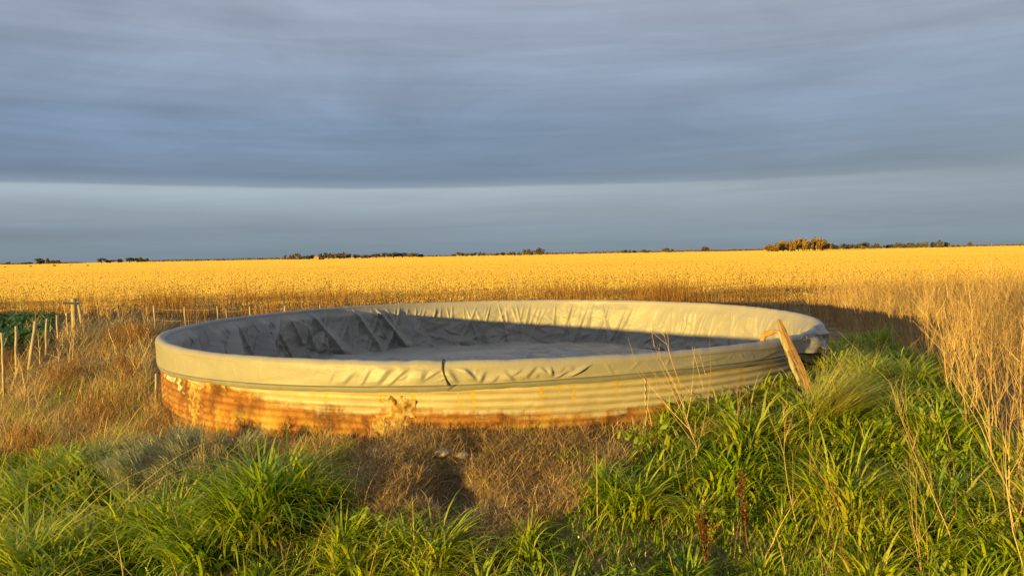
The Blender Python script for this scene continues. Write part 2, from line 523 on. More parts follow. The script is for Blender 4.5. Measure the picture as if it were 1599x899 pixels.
bp = t.n('ShaderNodeBump'); bp.inputs['Distance'].default_value = .006; t.set(bp, 'Height', t.math('ADD', nf, t.math('MULTIPLY', fr, .5)))
t.set(b, 'Normal', bp.outputs[0])
t.nt.links.new(b.outputs[0], out.inputs[0])
M_SHEET = m

# ------------------------------------------------------------------ the ground
TCX, TCY, TR, ZTOP = -0.31, 12.46, 4.90, 0.77       # tank centre, wall radius, rim height
ZFLOOR = -0.19
HOLE = at_z(708, 748, -.12)[:2]


def gz(x, y):
    x = np.asarray(x, float); y = np.asarray(y, float)
    z = (fbm(x * .9, y * .9, 3, 4) - .5) * .18
    near = np.clip((60 - np.hypot(x, y)) / 30, 0, 1)
    z = z * near
    # soil heaped against the right of the tank
    z = z + .16 * np.exp(-(((x - 4.0) / 1.7) ** 2 + ((y - 9.0) / 1.6) ** 2))
    # the tank stands on a low mound: the ground falls away towards the camera and the left, steepened so low sun lights the grass
    sw = -((x - TCX) * .7071 + (y - TCY) * .7071)
    pc = ((x - TCX) - (y - TCY)) * .7071
    q_ = np.clip(sw - (3.9 - 3.4 * np.clip((pc - 3.4) / 2.8, 0, 1)), 0, 7)
    z = z - .30 * (np.sqrt(q_ * q_ + .25) - .5) * np.clip((21 - y) / 8, 0, 1)
    # burrow with its spoil
    dx, dy = x - HOLE[0], y - HOLE[1]
    rr = np.hypot((dx + .12 * dy) / .17, dy / .34) * (.45 + 1.1 * vn(x * 6, y * 6, 17))
    z = z - .30 * np.exp(-rr ** 3)
    z = z + .10 * np.exp(-(((dx + .42) / .25) ** 2 + ((dy + .1) / .4) ** 2))
    return z


def at_g(px, py):
    z = 0.0
    for _ in range(25):
        p = at_z(px, py, z)
        z = .5 * z + .5 * float(gz(p[0], p[1]))
    return np.array([p[0], p[1], float(gz(p[0], p[1]))])


rr = np.concatenate([[0.0, 2.5, 4.5, 4.78], 4.84 * 1.0135 ** np.arange(150), 4.84 * 1.0135 ** 150 * 1.05 ** np.arange(1, 130)])
rr = rr[rr < 9000]
th = np.linspace(0, 2 * math.pi, 721)[:-1]
RR, TH = np.meshgrid(rr, th, indexing='ij')
GX = TCX + RR * np.cos(TH); GY = TCY + RR * np.sin(TH)
GZ = gz(GX, GY)
GZ = np.where(RR < 4.8, -.55, GZ)
Vg = np.stack([GX, GY, GZ], -1)
F = grid_faces(len(th), len(rr), True)
Vg = np.transpose(Vg, (1, 0, 2))
F = F[:, ::-1]
o = build('ground', Vg, F, M_EARTH, smooth=True)
o['kind'] = 'structure'

# the stubble field starts behind the weeds and runs to the horizon
xs = np.linspace(-1, 1, 241)
ys = 33.0 * 1.025 ** np.arange(230)
ys = ys[ys < 7000]
FX = xs[:, None] * (ys[None, :] * 1.5 + 40); FY = np.repeat(ys[None, :], 241, 0) + 1.5 * np.sin(FX * .11)


def field_z(x, y):
    return gz(x, y) + .012 + .088 * np.clip((y - 36) / 20, 0, 1)


FZ = field_z(FX, FY)
o = build('field', np.stack([FX, FY, FZ], -1), grid_faces(241, len(ys)), M_FIELD, smooth=True)
o['kind'] = 'structure'

# stubble: short upright straws, one mass
Vs, Fs, Ts, off = [], [], [], 0
y = 27.0
while y < 2600:
    half = y * .86 + 6
    w = max(.03, .0014 * y)
    n = int(2 * half / w * .62)
    n = min(n, 1050)
    x = rng.uniform(-half, half, n)
    yy = y + rng.uniform(0, y * .0075, n)
    patchy = fbm(x * .05, yy * .05, 5, 3)
    hh = rng.uniform(.060, .078, n) * (0.9 + .2 * patchy)
    ww = w * rng.uniform(.6, 1.7, n)
    yaw = rng.uniform(-.5, .15, n)
    ux, uy = np.cos(yaw) * ww * .5, np.sin(yaw) * ww * .5
    lx = rng.normal(0, .25, n) * hh; ly = rng.normal(0, .15, n) * hh
    z0 = field_z(x, yy) - .014
    if y < 40:                                 # the edge of the field frays out into the weeds
        hh = np.where(rng.random(n) < np.clip((yy - 26) / 10 + (fbm(x * .22, yy * .22, 16, 3) - .5) * 2.2, .04, 1), hh, .004)
    A = np.stack([x - ux, yy - uy, z0], -1)
    B = np.stack([x + ux, yy + uy, z0], -1)
    Cc = np.stack([x + ux * .55 + lx, yy + uy * .55 + ly, z0 + hh], -1)
    D = np.stack([x - ux * .55 + lx, yy - uy * .55 + ly, z0 + hh * rng.uniform(.85, 1.0, n)], -1)
    Vs.append(np.stack([A, B, Cc, D], 1).reshape(-1, 3))
    Fs.append(np.arange(n * 4).reshape(-1, 4) + off); off += n * 4
    rowd = .55 * fbm(x * .004, yy * .05, 9, 4) + .45 * fbm(x * .12, yy * .25, 12, 3)
    lines = np.clip((vn(x * (.9 / y) + 40, yy * 0 + math.log(y) * 30, 14) - .70) * 4, 0, 1) * np.clip(vn(x * (3.0 / y), math.log(y) * 9 + 0 * x, 15) * 2.2 - .5, 0, 1)
    tint = np.clip(.62 + (rowd - .5) * 1.3 + rng.normal(0, .05, n) - .40 * lines, 0, 1)
    Ts.append(np.repeat(tint, 4))
    y *= 1.0052
o = build('field_stubble', np.concatenate(Vs), np.concatenate(Fs), M_STUBBLE, tint=np.concatenate(Ts))
tag(o, 'golden cut stubble covering the wide field behind the tank', 'stubble', kind='stuff')

# ------------------------------------------------------------------ the tank
def theta_front(px, far=False, R=TR):
    v = ray(px, 450); d = v[:2] / np.linalg.norm(v[:2])
    cxy = np.array([TCX, TCY])
    bq = d @ cxy; disc = bq * bq - (cxy @ cxy - R * R)
    s = bq + (1 if far else -1) * math.sqrt(max(disc, 0))
    p = d * s - cxy
    return math.atan2(p[1], p[0])


def arc(theta):          # metres round the tank from its front (-90 deg), positive to the right
    return (np.mod(np.asarray(theta) + math.pi / 2 + math.pi, 2 * math.pi) - math.pi) * TR


tank = empty('water_tank', (TCX, TCY, 0), 'large round rusty corrugated stock tank with a grey liner folded over its rim', 'water tank')

# corrugated wall
NTH, NZ = 480, 110
thv = np.linspace(-math.pi * 1.5, math.pi * .5, NTH + 1)
zv = np.linspace(-.35, ZTOP - .04, NZ)
TT, ZZ = np.meshgrid(thv, zv, indexing='ij')
U_ = (TT + math.pi / 2) * TR
r = TR + .009 * np.sin(ZZ * 2 * math.pi / .076) + (fbm(U_ * .5, ZZ * .8, 21, 2) - .5) * .03
Vw = np.stack([r * np.cos(TT), r * np.sin(TT), ZZ], -1)
wall = build('tank_wall', Vw, grid_faces(NTH + 1, NZ), M_SHEET, tank, smooth=True, uv=np.stack([U_, ZZ], -1).reshape(-1, 2))


def facets(Sg, Ug, ncol, rows, period, val, seed, jit=.34, urow=None):
    """crumpled-sheet relief: straight creases between jittered knots; val(s, u, rng) gives the height of a knot"""
    r0 = np.random.default_rng(seed)
    ds = period / ncol
    K = {}
    for j, u in enumerate(rows):
        for i in range(ncol):
            ss = (i + .5 * (j % 2) + r0.uniform(-jit, jit)) * ds
            du = (rows[min(j + 1, len(rows) - 1)] - rows[max(j - 1, 0)]) * .5
            uu = u + (r0.uniform(-jit, jit) * du * .8 if 0 < j < len(rows) - 1 else 0)
            K[(i, j)] = (ss, uu, val(ss - period / 2, uu, r0))
    out = np.zeros_like(Sg)
    S1 = Sg[:, 0] + period / 2
    u1 = Ug[0]

    def k(i, j):
        p = K[(i % ncol, j)]
        return (p[0] + (i // ncol) * period, p[1], p[2])
    for j in range(len(rows) - 1):
        for i in range(-2, ncol + 2):
            a, b = k(i, j), k(i + 1, j)
            c_, d = k(i, j + 1), k(i + 1, j + 1)
            tris = ((a, b, c_), (b, d, c_)) if j % 2 else ((a, b, d), (a, d, c_))
            for t3 in tris:
                s0, s1 = min(p[0] for p in t3), max(p[0] for p in t3)
                u0, uu1 = min(p[1] for p in t3), max(p[1] for p in t3)
                ii = np.where((S1 >= s0 - 1e-6) & (S1 <= s1 + 1e-6))[0]
                jj = np.where((u1 >= u0 - 1e-6) & (u1 <= uu1 + 1e-6))[0]
                if len(ii) == 0 or len(jj) == 0:
                    continue
                x, y = np.meshgrid(S1[ii], u1[jj], indexing='ij')
                (x1, y1, h1), (x2, y2, h2), (x3, y3, h3) = t3
                den = (y2 - y3) * (x1 - x3) + (x3 - x2) * (y1 - y3)
                if abs(den) < 1e-12:
                    continue
                l1 = ((y2 - y3) * (x - x3) + (x3 - x2) * (y - y3)) / den
                l2 = ((y3 - y1) * (x - x3) + (x1 - x3) * (y - y3)) / den
                l3 = 1 - l1 - l2
                m_ = (l1 >= -1e-6) & (l2 >= -1e-6) & (l3 >= -1e-6)
                sub = out[np.ix_(ii, jj)]
                sub[m_] = (l1 * h1 + l2 * h2 + l3 * h3)[m_]
                out[np.ix_(ii, jj)] = sub
    return out


# liner: one surface from the floor up the inside, over the rim and down the outside
FOLDS = []                                   # (theta at the rim, drift towards the floor in m, depth, width)
for px, drift, dep, wid in [(285, .3, .22, .34), (318, .45, .30, .34), (352, .75, .34, .30), (398, .25, .36, .34), (430, .8, .16, .26), (478, -.60, .20, .30), (505, .5, .14, .2), (547, -.50, .17, .22), (583, -.62, .20, .20), (600, -.3, .10, .16), (622, .5, .16, .16)]:
    FOLDS.append((theta_front(px, True), drift, dep, wid))
for k in range(34):
    FOLDS.append((theta_front(262 + k * 11 + r_f.uniform(-5, 5), True), r_f.choice([-1, 1]) * r_f.uniform(.1, .6), r_f.uniform(.03, .10), r_f.uniform(.07, .16)))
for k in range(62):
    px = 636 + k * 10.2 + r_f.uniform(-4, 4)
    if px < 1264:
        FOLDS.append((theta_front(px, True), r_f.choice([-1, 1, 1]) * r_f.uniform(.05, .5), r_f.uniform(.015, .06), r_f.uniform(.05, .12)))
NT_ = 2200
tht = np.linspace(-math.pi * 1.5, math.pi * .5, NT_ + 1)
s_arc = (tht + math.pi / 2) * TR             # 0 at the front
xs_h = np.array([arc(theta_front(p)) for p in (246, 313, 438, 691, 900, 1117, 1235, 1270)])
hang = np.interp(s_arc, np.concatenate([[-15.5, -9], xs_h, [8.5, 11, 15.5]]), np.concatenate([[.26, .36], [.35, .30, .275, .235, .20, .185, .21, .30], [.30, .26, .26]]))
mess = np.exp(-((s_arc - arc(theta_front(1270))) / .60) ** 4)          # bunched liner at the right end
s_wr0, s_wr1 = arc(theta_front(545)), arc(theta_front(905))
wrk = np.clip(np.minimum(s_arc - s_wr0, s_wr1 - s_arc) / .35, 0, 1) * .85 + .15
NIN, NRO, NOUT = 52, 14, 30
rows_r, rows_z = [], []
RIM = .062
r_in0 = TR - .13
PER = 2 * math.pi * TR
u_in = np.arange(NIN) / NIN
Sg, Ug = np.meshgrid(s_arc + 5e-7, u_in, indexing='ij')


def big_val(ss, u, r0):
    # how deep the slack sheet hangs off the wall: deep on the left and back left, tight on the right
    th_ = ss / TR - math.pi / 2
    left = np.clip((-math.cos(th_) + .35) / .9, .0, 1)
    a_ = .05 + .30 * left
    return a_ * (r0.uniform(.0, 1.0) ** 1.5 * 1.6 if u < .5 else r0.uniform(-.1, .35))


fold1 = facets(Sg, Ug, 62, [0, 1.0], PER, big_val, 5, .46)
fold3 = facets(Sg, Ug, 60, [0, .25, .6, 1.0], PER, lambda ss, u, r0: .3 * big_val(ss, 0, r0) * (1 if .1 < u < .9 else .2), 15, .46)
fold2 = facets(Sg, Ug, 150, [0, .12, .25, .4, .55, .7, .85, 1.0], PER, lambda ss, u, r0: r0.uniform(-1, 1) * (.006 + .016 * (1 - u)), 6, .45)
pleat = facets(Sg, Ug, 150, [0, .55, 1.0], PER, lambda ss, u, r0: r0.uniform(0, 1) ** 2 * .075 * (u if u > .2 else .3), 8, .46)
# inside
for i in range(NIN):
    u = i / NIN
    zz = ZFLOOR + (ZTOP - RIM - ZFLOOR) * u
    rb = r_in0 - .16 * (1 - u) ** 3 + (TR - RIM - r_in0) * u ** 3
    disp = .22 * fold1[:, i] + .4 * fold3[:, i] + 1.3 * fold2[:, i]
    fd = np.zeros_like(disp)
    for (tf_, dr, dep, wid) in FOLDS:
        dsf = (np.mod(tht - tf_ + math.pi, 2 * math.pi) - math.pi) * TR
        cen_ = dr * (1 - u) ** 1.05
        # the crease is tight at the rim and opens towards the floor; one flank is steeper
        wl = wid * (.22 + 1.25 * (1 - u))
        q_ = np.where(dsf < cen_, (cen_ - dsf) / wl, (dsf - cen_) / (wl * .45))
        fd = np.maximum(fd, dep * (.22 + .78 * min(1, (1 - u) * 1.6)) * (1 if u > .25 else .55 + 1.8 * u) * np.maximum(0, 1 - q_))
    disp = disp + 1.0 * fd + pleat[:, i] * min(1, (1 - u) * 6)
    wr = (fbm(s_arc * 5 + zz * 3.0, zz * 7 - s_arc * .3, 31, 3) - .5) * .012
    rows_r.append(rb - np.minimum(disp, .42) * min(1, (1 - u) * 7 + .10) - wr)
    rows_z.append(np.full_like(s_arc, zz))
# over the rim
for i in range(NRO):
    a = math.pi * (1 - i / (NRO - 1))
    puck = (vn(s_arc * 9.0, s_arc * 0 + 3, 41) - .5) * .018 + (fbm(s_arc * 1.1, a * .2, 42, 3) - .5) * .03
    rad = RIM + puck * math.sin(a) ** 1 * (.5 + .8 * wrk) + mess * (vn(s_arc * 3.6, a * 1.0 + 0 * s_arc, 47) - .35) * .11
    rows_r.append(TR + rad * math.cos(a))
    rows_z.append(ZTOP - RIM + rad * math.sin(a))
# down the outside, to the crease and then the skirt
u_out = np.arange(0, NOUT + 1) / NOUT
So, Uo = np.meshgrid(s_arc + 5e-7, u_out, indexing='ij')
osoft = facets(So, Uo, 80, [0, .5, 1.0], PER, lambda ss, u, r0: r0.uniform(-1, 1) * .006, 73, .45)
OUTC = []                                    # creases down the outside: arc at the middle, slant, depth, width, ends
k_ = s_wr0
while k_ < s_wr1:
    OUTC.append((k_, r_f.choice([1, 1, 1, -.6]) * r_f.uniform(.02, .30), r_f.uniform(.012, .042), r_f.uniform(.05, .15), r_f.uniform(-.3, .35), r_f.uniform(.7, 1.3)))
    k_ += r_f.choice([r_f.uniform(.04, .10), r_f.uniform(.07, .20)])
k_ = -6.0
while k_ < 6.0:
    OUTC.append((k_, r_f.uniform(-.16, .16), r_f.uniform(.004, .012), r_f.uniform(.02, .05), r_f.uniform(-.1, .6), r_f.uniform(.6, 1.1)))
    k_ += r_f.uniform(.10, .40)
ocr = np.zeros_like(So)
for (sc0, sl_, dp, wd_, u0_, u1_) in OUTC:
    ii = np.where(np.abs(s_arc - sc0) < .5)[0]
    d_s = So[ii] - sc0 - sl_ * (.5 - Uo[ii]) * 1.0
    q_ = np.where(d_s < 0, -d_s / wd_, d_s / (wd_ * .33))
    fade = np.clip((Uo[ii] - u0_) * 2.2, 0, 1) * np.clip((u1_ - Uo[ii]) * 2.6, 0, 1)
    ocr[ii] = np.maximum(ocr[ii], dp * np.maximum(0, 1 - q_) * fade)
for i in range(1, NOUT + 1):
    u = i / NOUT
    zz = ZTOP - RIM - (hang - RIM) * u
    wd = math.sin(math.pi * min(1, u * .88 + .08))
    dsp = (ocr[:, i] + osoft[:, i]) * min(1, wd * 1.6)
    dsp += (fbm(s_arc * 1.3, zz * 2, 57, 3) - .5) * .03
    dsp += mess * ((fbm(s_arc * 2.6, zz * 5, 59, 3) - .32) * .34)
    rows_r.append(TR + RIM - .006 * u + dsp * (1 if u < .97 else .4))
    rows_z.append(zz + 0 * s_arc)
crease = 0
for i, (dr_, dz_) in enumerate([(.040, -.003), (.024, .002), (.030, .006), (.044, .010), (.046, .024), (.038, .040), (.032, .050)]):
    dep = .062 + .022 * (vn(s_arc * 2.1, s_arc * 0, 63) - .5) + .012 * (vn(s_arc * 7.1, s_arc * 0, 64) - .5) + mess * .08
    dsp = (fbm(s_arc * 2.5, dz_ * 20 + 0 * s_arc, 61, 3) - .5) * .02 + mess * (fbm(s_arc * 3, dz_ * 9 + 0 * s_arc, 65, 2) - .3) * .16
    rows_r.append(TR + dr_ + dsp)
    rows_z.append(ZTOP - hang - dz_ / .05 * dep)
Rl = np.array(rows_r).T; Zl = np.array(rows_z).T
Zl = Zl + (fbm(s_arc * .35, s_arc * 0, 71, 2) - .5)[:, None] * .02
Vl = np.stack([Rl * np.cos(tht)[:, None], Rl * np.sin(tht)[:, None], Zl], -1)
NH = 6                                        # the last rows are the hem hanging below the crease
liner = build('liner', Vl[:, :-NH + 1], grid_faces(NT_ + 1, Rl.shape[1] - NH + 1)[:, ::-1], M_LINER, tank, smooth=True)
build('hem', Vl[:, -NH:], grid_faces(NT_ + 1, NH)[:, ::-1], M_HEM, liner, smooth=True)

# liner floor with lying creases
rr = np.linspace(0, 1, 150) ** .8 * (TR - .10)
tf = np.linspace(0, 2 * math.pi, 721)[:-1]
A, B = np.meshgrid(tf, rr, indexing='ij')
fx, fy = B * np.cos(A), B * np.sin(A)
rid = np.abs(fbm(fx * .55 + .3 * fy, fy * 1.1, 81, 4) - .5)
fz = ZFLOOR + (fbm(fx * .5, fy * .7, 83, 3) - .5) * .05 + np.maximum(0, .06 - rid) * 1.0 * np.clip(fbm(fx * .4, fy * .4, 85, 2) * 2.2 - .55, 0, 1)
fz += np.maximum(0, .035 - np.abs(fbm(fx * .9 + 5, fy * 2.6, 87, 3) - .5)) * .9
Rf, Af = B, A * 2.2
fl1 = facets(A * 4 - 4 * math.pi, B, 44, list(np.linspace(0, TR, 13)), 8 * math.pi, lambda ss, u, r0: r0.uniform(0, 1) ** 3 * .085 * min(1, u / 1.5), 91, .45)
fl2 = facets(A * 4 - 4 * math.pi, B, 120, list(np.linspace(0, TR, 26)), 8 * math.pi, lambda ss, u, r0: r0.uniform(-1, 1) * .012 * min(1, u / 1.5), 92, .45)
fz += fl1 + fl2
fz += np.clip((B - 4.2) / .6, 0, 1) * (fbm(A * 9, B * 2, 89, 3) - .4) * .14
build('liner_floor', np.stack([fx, fy, fz], -1), grid_faces(720, 150, True)[:, ::-1], M_LINER, tank, smooth=True)

# strap over the near rim
ts_ = theta_front(690)
pts = []
for k in range(14):
    a = math.pi * (1.15 - k / 13 * 1.15)
    pts.append((TR + (RIM + .012) * math.cos(a), ZTOP - RIM + (RIM + .014) * math.sin(a), 0.0))
for k in range(1, 9):
    pts.append((TR + RIM + .018, ZTOP - RIM - (.235 - RIM) * k / 8, .055 * (k / 8) ** 1.2))
pts += [(TR + RIM + .014, ZTOP - .238, .085), (TR + RIM + .012, ZTOP - .250, .075), (TR + RIM + .010, ZTOP - .268, .052), (TR + .06, ZTOP - .283, .035)]
V = []
for i, (r0, z0, ds) in enumerate(pts):
    w = .008
    for sgn, dr in ((-1, 0), (1, 0), (1, -.008), (-1, -.008)):
        a = ts_ + (ds + sgn * w) / TR
        V.append(((r0 + dr) * math.cos(a), (r0 + dr) * math.sin(a), z0 + (sgn * .004 if i > 21 else 0)))
F = [[i * 4 + k, i * 4 + (k + 1) % 4, i * 4 + 4 + (k + 1) % 4, i * 4 + 4 + k] for i in range(len(pts) - 1) for k in range(4)]
build('strap', np.array(V), np.array(F), M_DARK, tank)

# outlet fitting low on the far inside wall
to = theta_front(791, True)
flo = bpy.data.objects.new('outlet', None)
q = at_y(791, 523, TCY + TR * math.sin(to) - .24) - np.array([TCX, TCY, 0])
bm_parts = []
hole_r, sq = .032, .062
V, F = [], []
for k in range(32):
    a = 2 * math.pi * k / 32
    s = sq / max(abs(math.cos(a)), abs(math.sin(a)))
    V += [(math.cos(a) * s, 0, math.sin(a) * s), (math.cos(a) * hole_r, 0, math.sin(a) * hole_r), (math.cos(a) * hole_r, .05, math.sin(a) * hole_r), (math.cos(a) * s, .05, math.sin(a) * s)]
for k in range(32):
    a0, a1 = k * 4, ((k + 1) % 32) * 4
    F += [[a0, a1, a1 + 1, a0 + 1], [a0 + 1, a1 + 1, a1 + 2, a0 + 2], [a0 + 3, a1 + 3, a1, a0]]
fo = build('outlet_flange', np.array(V), np.array(F), M_FLANGE, tank)
fo.location = q; fo.rotation_euler = (0, 0, to - math.pi / 2)
V = [(math.cos(2 * math.pi * k / 20) * hole_r * 1.02, .045, math.sin(2 * math.pi * k / 20) * hole_r * 1.02) for k in range(20)]
me = bpy.data.meshes.new('outlet_bore'); me.from_pydata(V, [], [list(range(20))]); me.materials.append(M_DARK)
ob = bpy.data.objects.new('bore', me); COL.objects.link(ob); ob.parent = fo


def patch(px, w, z0, z1, seed, thick=.03):
    """crumbled mortar smeared over a hole in the sheet, broken into uneven lumps"""
    nu, nv = 90, 90
    sc = arc(theta_front(px))
    A, B = np.meshgrid(np.linspace(-1, 1, nu), np.linspace(0, 1, nv), indexing='ij')
    zz = z0 + (z1 - z0) * B
    ss = sc + A * w * .5 + .06 * (B - .5)
    env = 1.05 - np.abs(A + .5 * (fbm(B * 2.5, B * 0 + seed, seed, 2) - .5)) ** 1.5 - .5 * np.clip(B - .55, 0, 1) - .4 * np.clip(.12 - B, 0, 1) * 8
    m_ = fbm(ss * 7, zz * 7, seed + 2, 4) * .9 + env * .55
    f = np.clip((m_ - .62) * 3.2, -1, 1)
    lump = fbm(ss * 16, zz * 16, seed + 9, 4)
    r = TR - .004 + .016 * np.clip(f * 2.5, -1.4, 1) + thick * np.clip(f, 0, 1) * (lump - .25) - .06 * np.clip((fbm(ss * 9, zz * 9, seed + 21, 3) - .62) * 7, 0, 1)
    r = np.where((np.abs(A) > .97) | (B > .97), TR - .03, r)
    th_ = ss / TR - math.pi / 2
    build('mortar_patch', np.stack([r * np.cos(th_), r * np.sin(th_), zz], -1), grid_faces(nu, nv), M_MORTAR, wall, smooth=True)


patch(606, .50, -.14, .44, 3, .03)
patch(300, .42, -.02, .50, 8, .03)

# vertical joints where the sheets overlap, with bolts
for px in (1006,):
    sc = arc(theta_front(px))
    zz = np.linspace(-.2, ZTOP - .2, 90)
    V = []
    for ds, dr in ((-.012, -.004), (-.010, .0015), (.010, .0015), (.012, -.004)):
        r = TR + dr + .009 * np.sin(zz * 2 * math.pi / .076) + (fbm((sc + ds) * .5 + 0 * zz, zz * .8, 21, 2) - .5) * .03
        a = (sc + ds) / TR - math.pi / 2
        V.append(np.stack([r * math.cos(a), r * math.sin(a), zz], -1))
    V = np.array(V)
    uvj = np.stack([np.repeat(np.array([-.012, -.010, .010, .012]) + sc, 90), np.tile(zz, 4)], -1)
    build('sheet_joint', V.reshape(-1, 3), grid_faces(4, 90), M_SHEET, wall, smooth=True, uv=uvj)

# ------------------------------------------------------------------ plank, pipe and stake at the tank
p0, p1 = at_y(1266, 614, 8.45), at_y(1214, 499, 8.72)
ax = Vector(p1 - p0); Lp = ax.length + .12
nu = 30
V = []
for i in range(nu):
    u = i / (nu - 1)
    w = .033 + .004 * math.sin(u * 5) - (.020 * max(0, (u - .86) / .14) ** 1.2)
    tck = .018
    skew = .014 * math.sin(u * 3.1) + (.012 * max(0, (u - .8) / .2))
    wob = [r_f.uniform(-.003, .003) for _ in range(4)]
    V += [(-w + skew + wob[0], -tck, u * Lp), (w + skew + wob[1], -tck, u * Lp), (w + skew + wob[2], tck, u * Lp), (-w + skew + wob[3], tck, u * Lp)]
F = [[i * 4 + k, i * 4 + (k + 1) % 4, i * 4 + 4 + (k + 1) % 4, i * 4 + 4 + k] for i in range(nu - 1) for k in range(4)] + [[3, 2, 1, 0], [nu * 4 - 4, nu * 4 - 3, nu * 4 - 2, nu * 4 - 1]]
pl = build('wooden_plank', np.array(V), np.array(F), M_WOOD)
pl.location = p0 - np.array(ax.normalized()) * .12
zq = ax.normalized(); yq = Vector((-.35, 1, 0)); yq = (yq - zq * yq.dot(zq)).normalized(); xq = yq.cross(zq)
pl.rotation_euler = Matrix((xq, yq, zq)).transposed().to_euler()
tag(pl, 'weathered orange brown plank leaning against the right end of the tank rim', 'plank')

pipe = empty('inlet_pipe', tuple(at_y(1254, 612, 8.55)), 'grey wooden pole tied to a rusty spout bent over the tank rim', 'pipe')
pl_ = np.array(pipe.location)


def tube_obj(name, pts, rads, mat, parent, sides=12):
    """a smooth tube through the points, with parallel rings"""
    P = [Vector(p) for p in pts]
    V = []
    u = None
    for i, p in enumerate(P):
        d = (P[min(i + 1, len(P) - 1)] - P[max(i - 1, 0)]).normalized()
        if u is None:
            u = d.orthogonal().normalized()
        u = (u - d * u.dot(d)).normalized()
        v = d.cross(u)
        for k in range(sides):
            a = 2 * math.pi * k / sides
            V.append(p + (u * math.cos(a) + v * math.sin(a)) * rads[i])
    n = len(P)
    F = [(i * sides + k, i * sides + (k + 1) % sides, (i + 1) * sides + (k + 1) % sides, (i + 1) * sides + k) for i in range(n - 1) for k in range(sides)]
    me = bpy.data.meshes.new(name)
    me.from_pydata([tuple(v) for v in V], [], F + [tuple(range(sides))[::-1], tuple(range((n - 1) * sides, n * sides))])
    for p in me.polygons:
        p.use_smooth = len(p.vertices) == 4
    me.materials.append(mat)
    o = bpy.data.objects.new(name, me); COL.objects.link(o)
    if parent is not None:
        o.parent = parent
    return o


q0, q1 = at_y(1254, 612, 8.55) - pl_, at_y(1217, 517, 8.74) - pl_
tube_obj('pole', [q0 + (q1 - q0) * k / 9 + np.array([.006 * math.sin(k * 1.3), 0, 0]) for k in range(10)], [.026 + .003 * math.sin(k * 2.1) for k in range(10)], M_GREYWOOD, pipe)
h = [at_y(1224, 519, 8.74), at_y(1215, 517, 8.76), at_y(1209, 517.5, 8.80), at_y(1203, 519, 8.84), at_y(1197, 521, 8.88), at_y(1193, 524, 8.9), at_y(1191, 528, 8.91), at_y(1190.5, 533, 8.91)]
tube_obj('spout', [p - pl_ for p in h], [.012, .014, .024, .030, .031, .031, .030, .028], M_RUSTPIPE, pipe)
m_ = q0 + (q1 - q0) * .62
wp = []
axn = (q1 - q0) / np.linalg.norm(q1 - q0)
e1 = np.cross(axn, [0, 1, 0]); e1 /= np.linalg.norm(e1); e2 = np.cross(axn, e1)
for k in range(60):
    a = k * .75
    wp.append(m_ + axn * (.0012 * k - .03) + (e1 * math.cos(a) + e2 * math.sin(a)) * .031)
tube_obj('wire_tie', wp, [.0035] * 60, M_WIRE, pipe, 5)

sb = at_y(242, 655, 10.2); stp = at_y(244, 583, 10.2)
st = tube_obj('wooden_stake', [sb, sb + (stp - sb) * .5 + np.array([.008, 0, 0]), stp], [.020, .019, .018], M_POST, None, 7)
tag(st, 'short pale stake standing upright against the left end of the tank', 'stake')

# ------------------------------------------------------------------ wire fence that turns a corner on the left
fence = empty('wire_fence', (-9.5, 16.5, 0), 'low wire fence of thin pale stakes left of and behind the tank', 'fence')
fl = np.array(fence.location)
near = [(3, 519, 11.7, .01, .030), (25, 509, 12.9, .03, .036), (56, 501, 14.1, .16, .050), (73, 497, 14.8, .06, .034), (89, 492, 15.6, .0, .034), (104, 488, 16.4, -.02, .028)]
back = [(240, 477, 18.3, -.03, .034), (288, 479, 18.1, -.02, .028), (339, 478, 18.0, -.03, .030), (353, 482, 18.0, -.02, .020), (390, 478, 17.9, .0, .028), (445, 477, 17.9, .02, .028), (500, 474, 17.9, .02, .026)]
tops_n, tops_b = [], []
for i, (px, py, dd, lean, rad) in enumerate(near + back):
    top = at_y(px, py, dd)
    base = top.copy(); base[2] = -.15; base[0] -= lean
    (tops_n if i < len(near) else tops_b).append(top)
    k = 6
    pts_ = [base + (top - base) * j / (k - 1) + np.array([r_f.uniform(-.006, .006), r_f.uniform(-.006, .006), 0]) for j in range(k)]
    tube_obj('post', [p - fl for p in pts_], [rad * .66 * (1.05 - .1 * j / k) for j in range(k)], M_POST, fence, 8)
ct = at_y(115, 466, 17.4)
corner = tube_obj('post', [np.array([ct[0], ct[1], -.2]) - fl, np.array([ct[0], ct[1], .5]) - fl, ct - fl], [.07, .066, .062], M_POST, fence, 12)
V, F = boxmesh(.30, .05, .05)
cb = build('crossbar', V, F, M_BARK, corner); cb.location = ct - fl + np.array([-.02, -.1, -.10]); cb.rotation_euler = (0, .06, .15)
bt = at_y(122, 471, 17.4); bb = at_y(128, 505, 17.2)
tube_obj('brace', [bb - fl, bt - fl], [.034, .03], M_POST, corner, 8)
for z in (-.06, -.32):
    for tops in (tops_n + [ct - np.array([0, 0, .22])], [ct - np.array([0, 0, .22])] + tops_b):
        pts_ = []
        for a_, b_ in zip(tops[:-1], tops[1:]):
            for j in range(5):
                u = j / 5
                p = a_ + (b_ - a_) * u; p[2] += z - .03 * math.sin(math.pi * u)
                pts_.append(p - fl)
        pts_.append(tops[-1] + np.array([0, 0, z]) - fl)
        tube_obj('wire', pts_, [.0022] * len(pts_), M_WIRE, fence, 5)

cn0, cn1 = at_y(813, 475, 18.4), at_y(800, 411, 18.3)
cn0[2] = -.05
cane = tube_obj('dry_cane', [cn0 + (cn1 - cn0) * k / 6 + np.array([.008 * math.sin(k), 0, 0]) for k in range(7)], [.016 - .0016 * k for k in range(7)], M_STRAW if False else M_POST, None, 6)
tag(cane, 'thin straight yellow cane leaning above the far rim of the tank', 'cane')

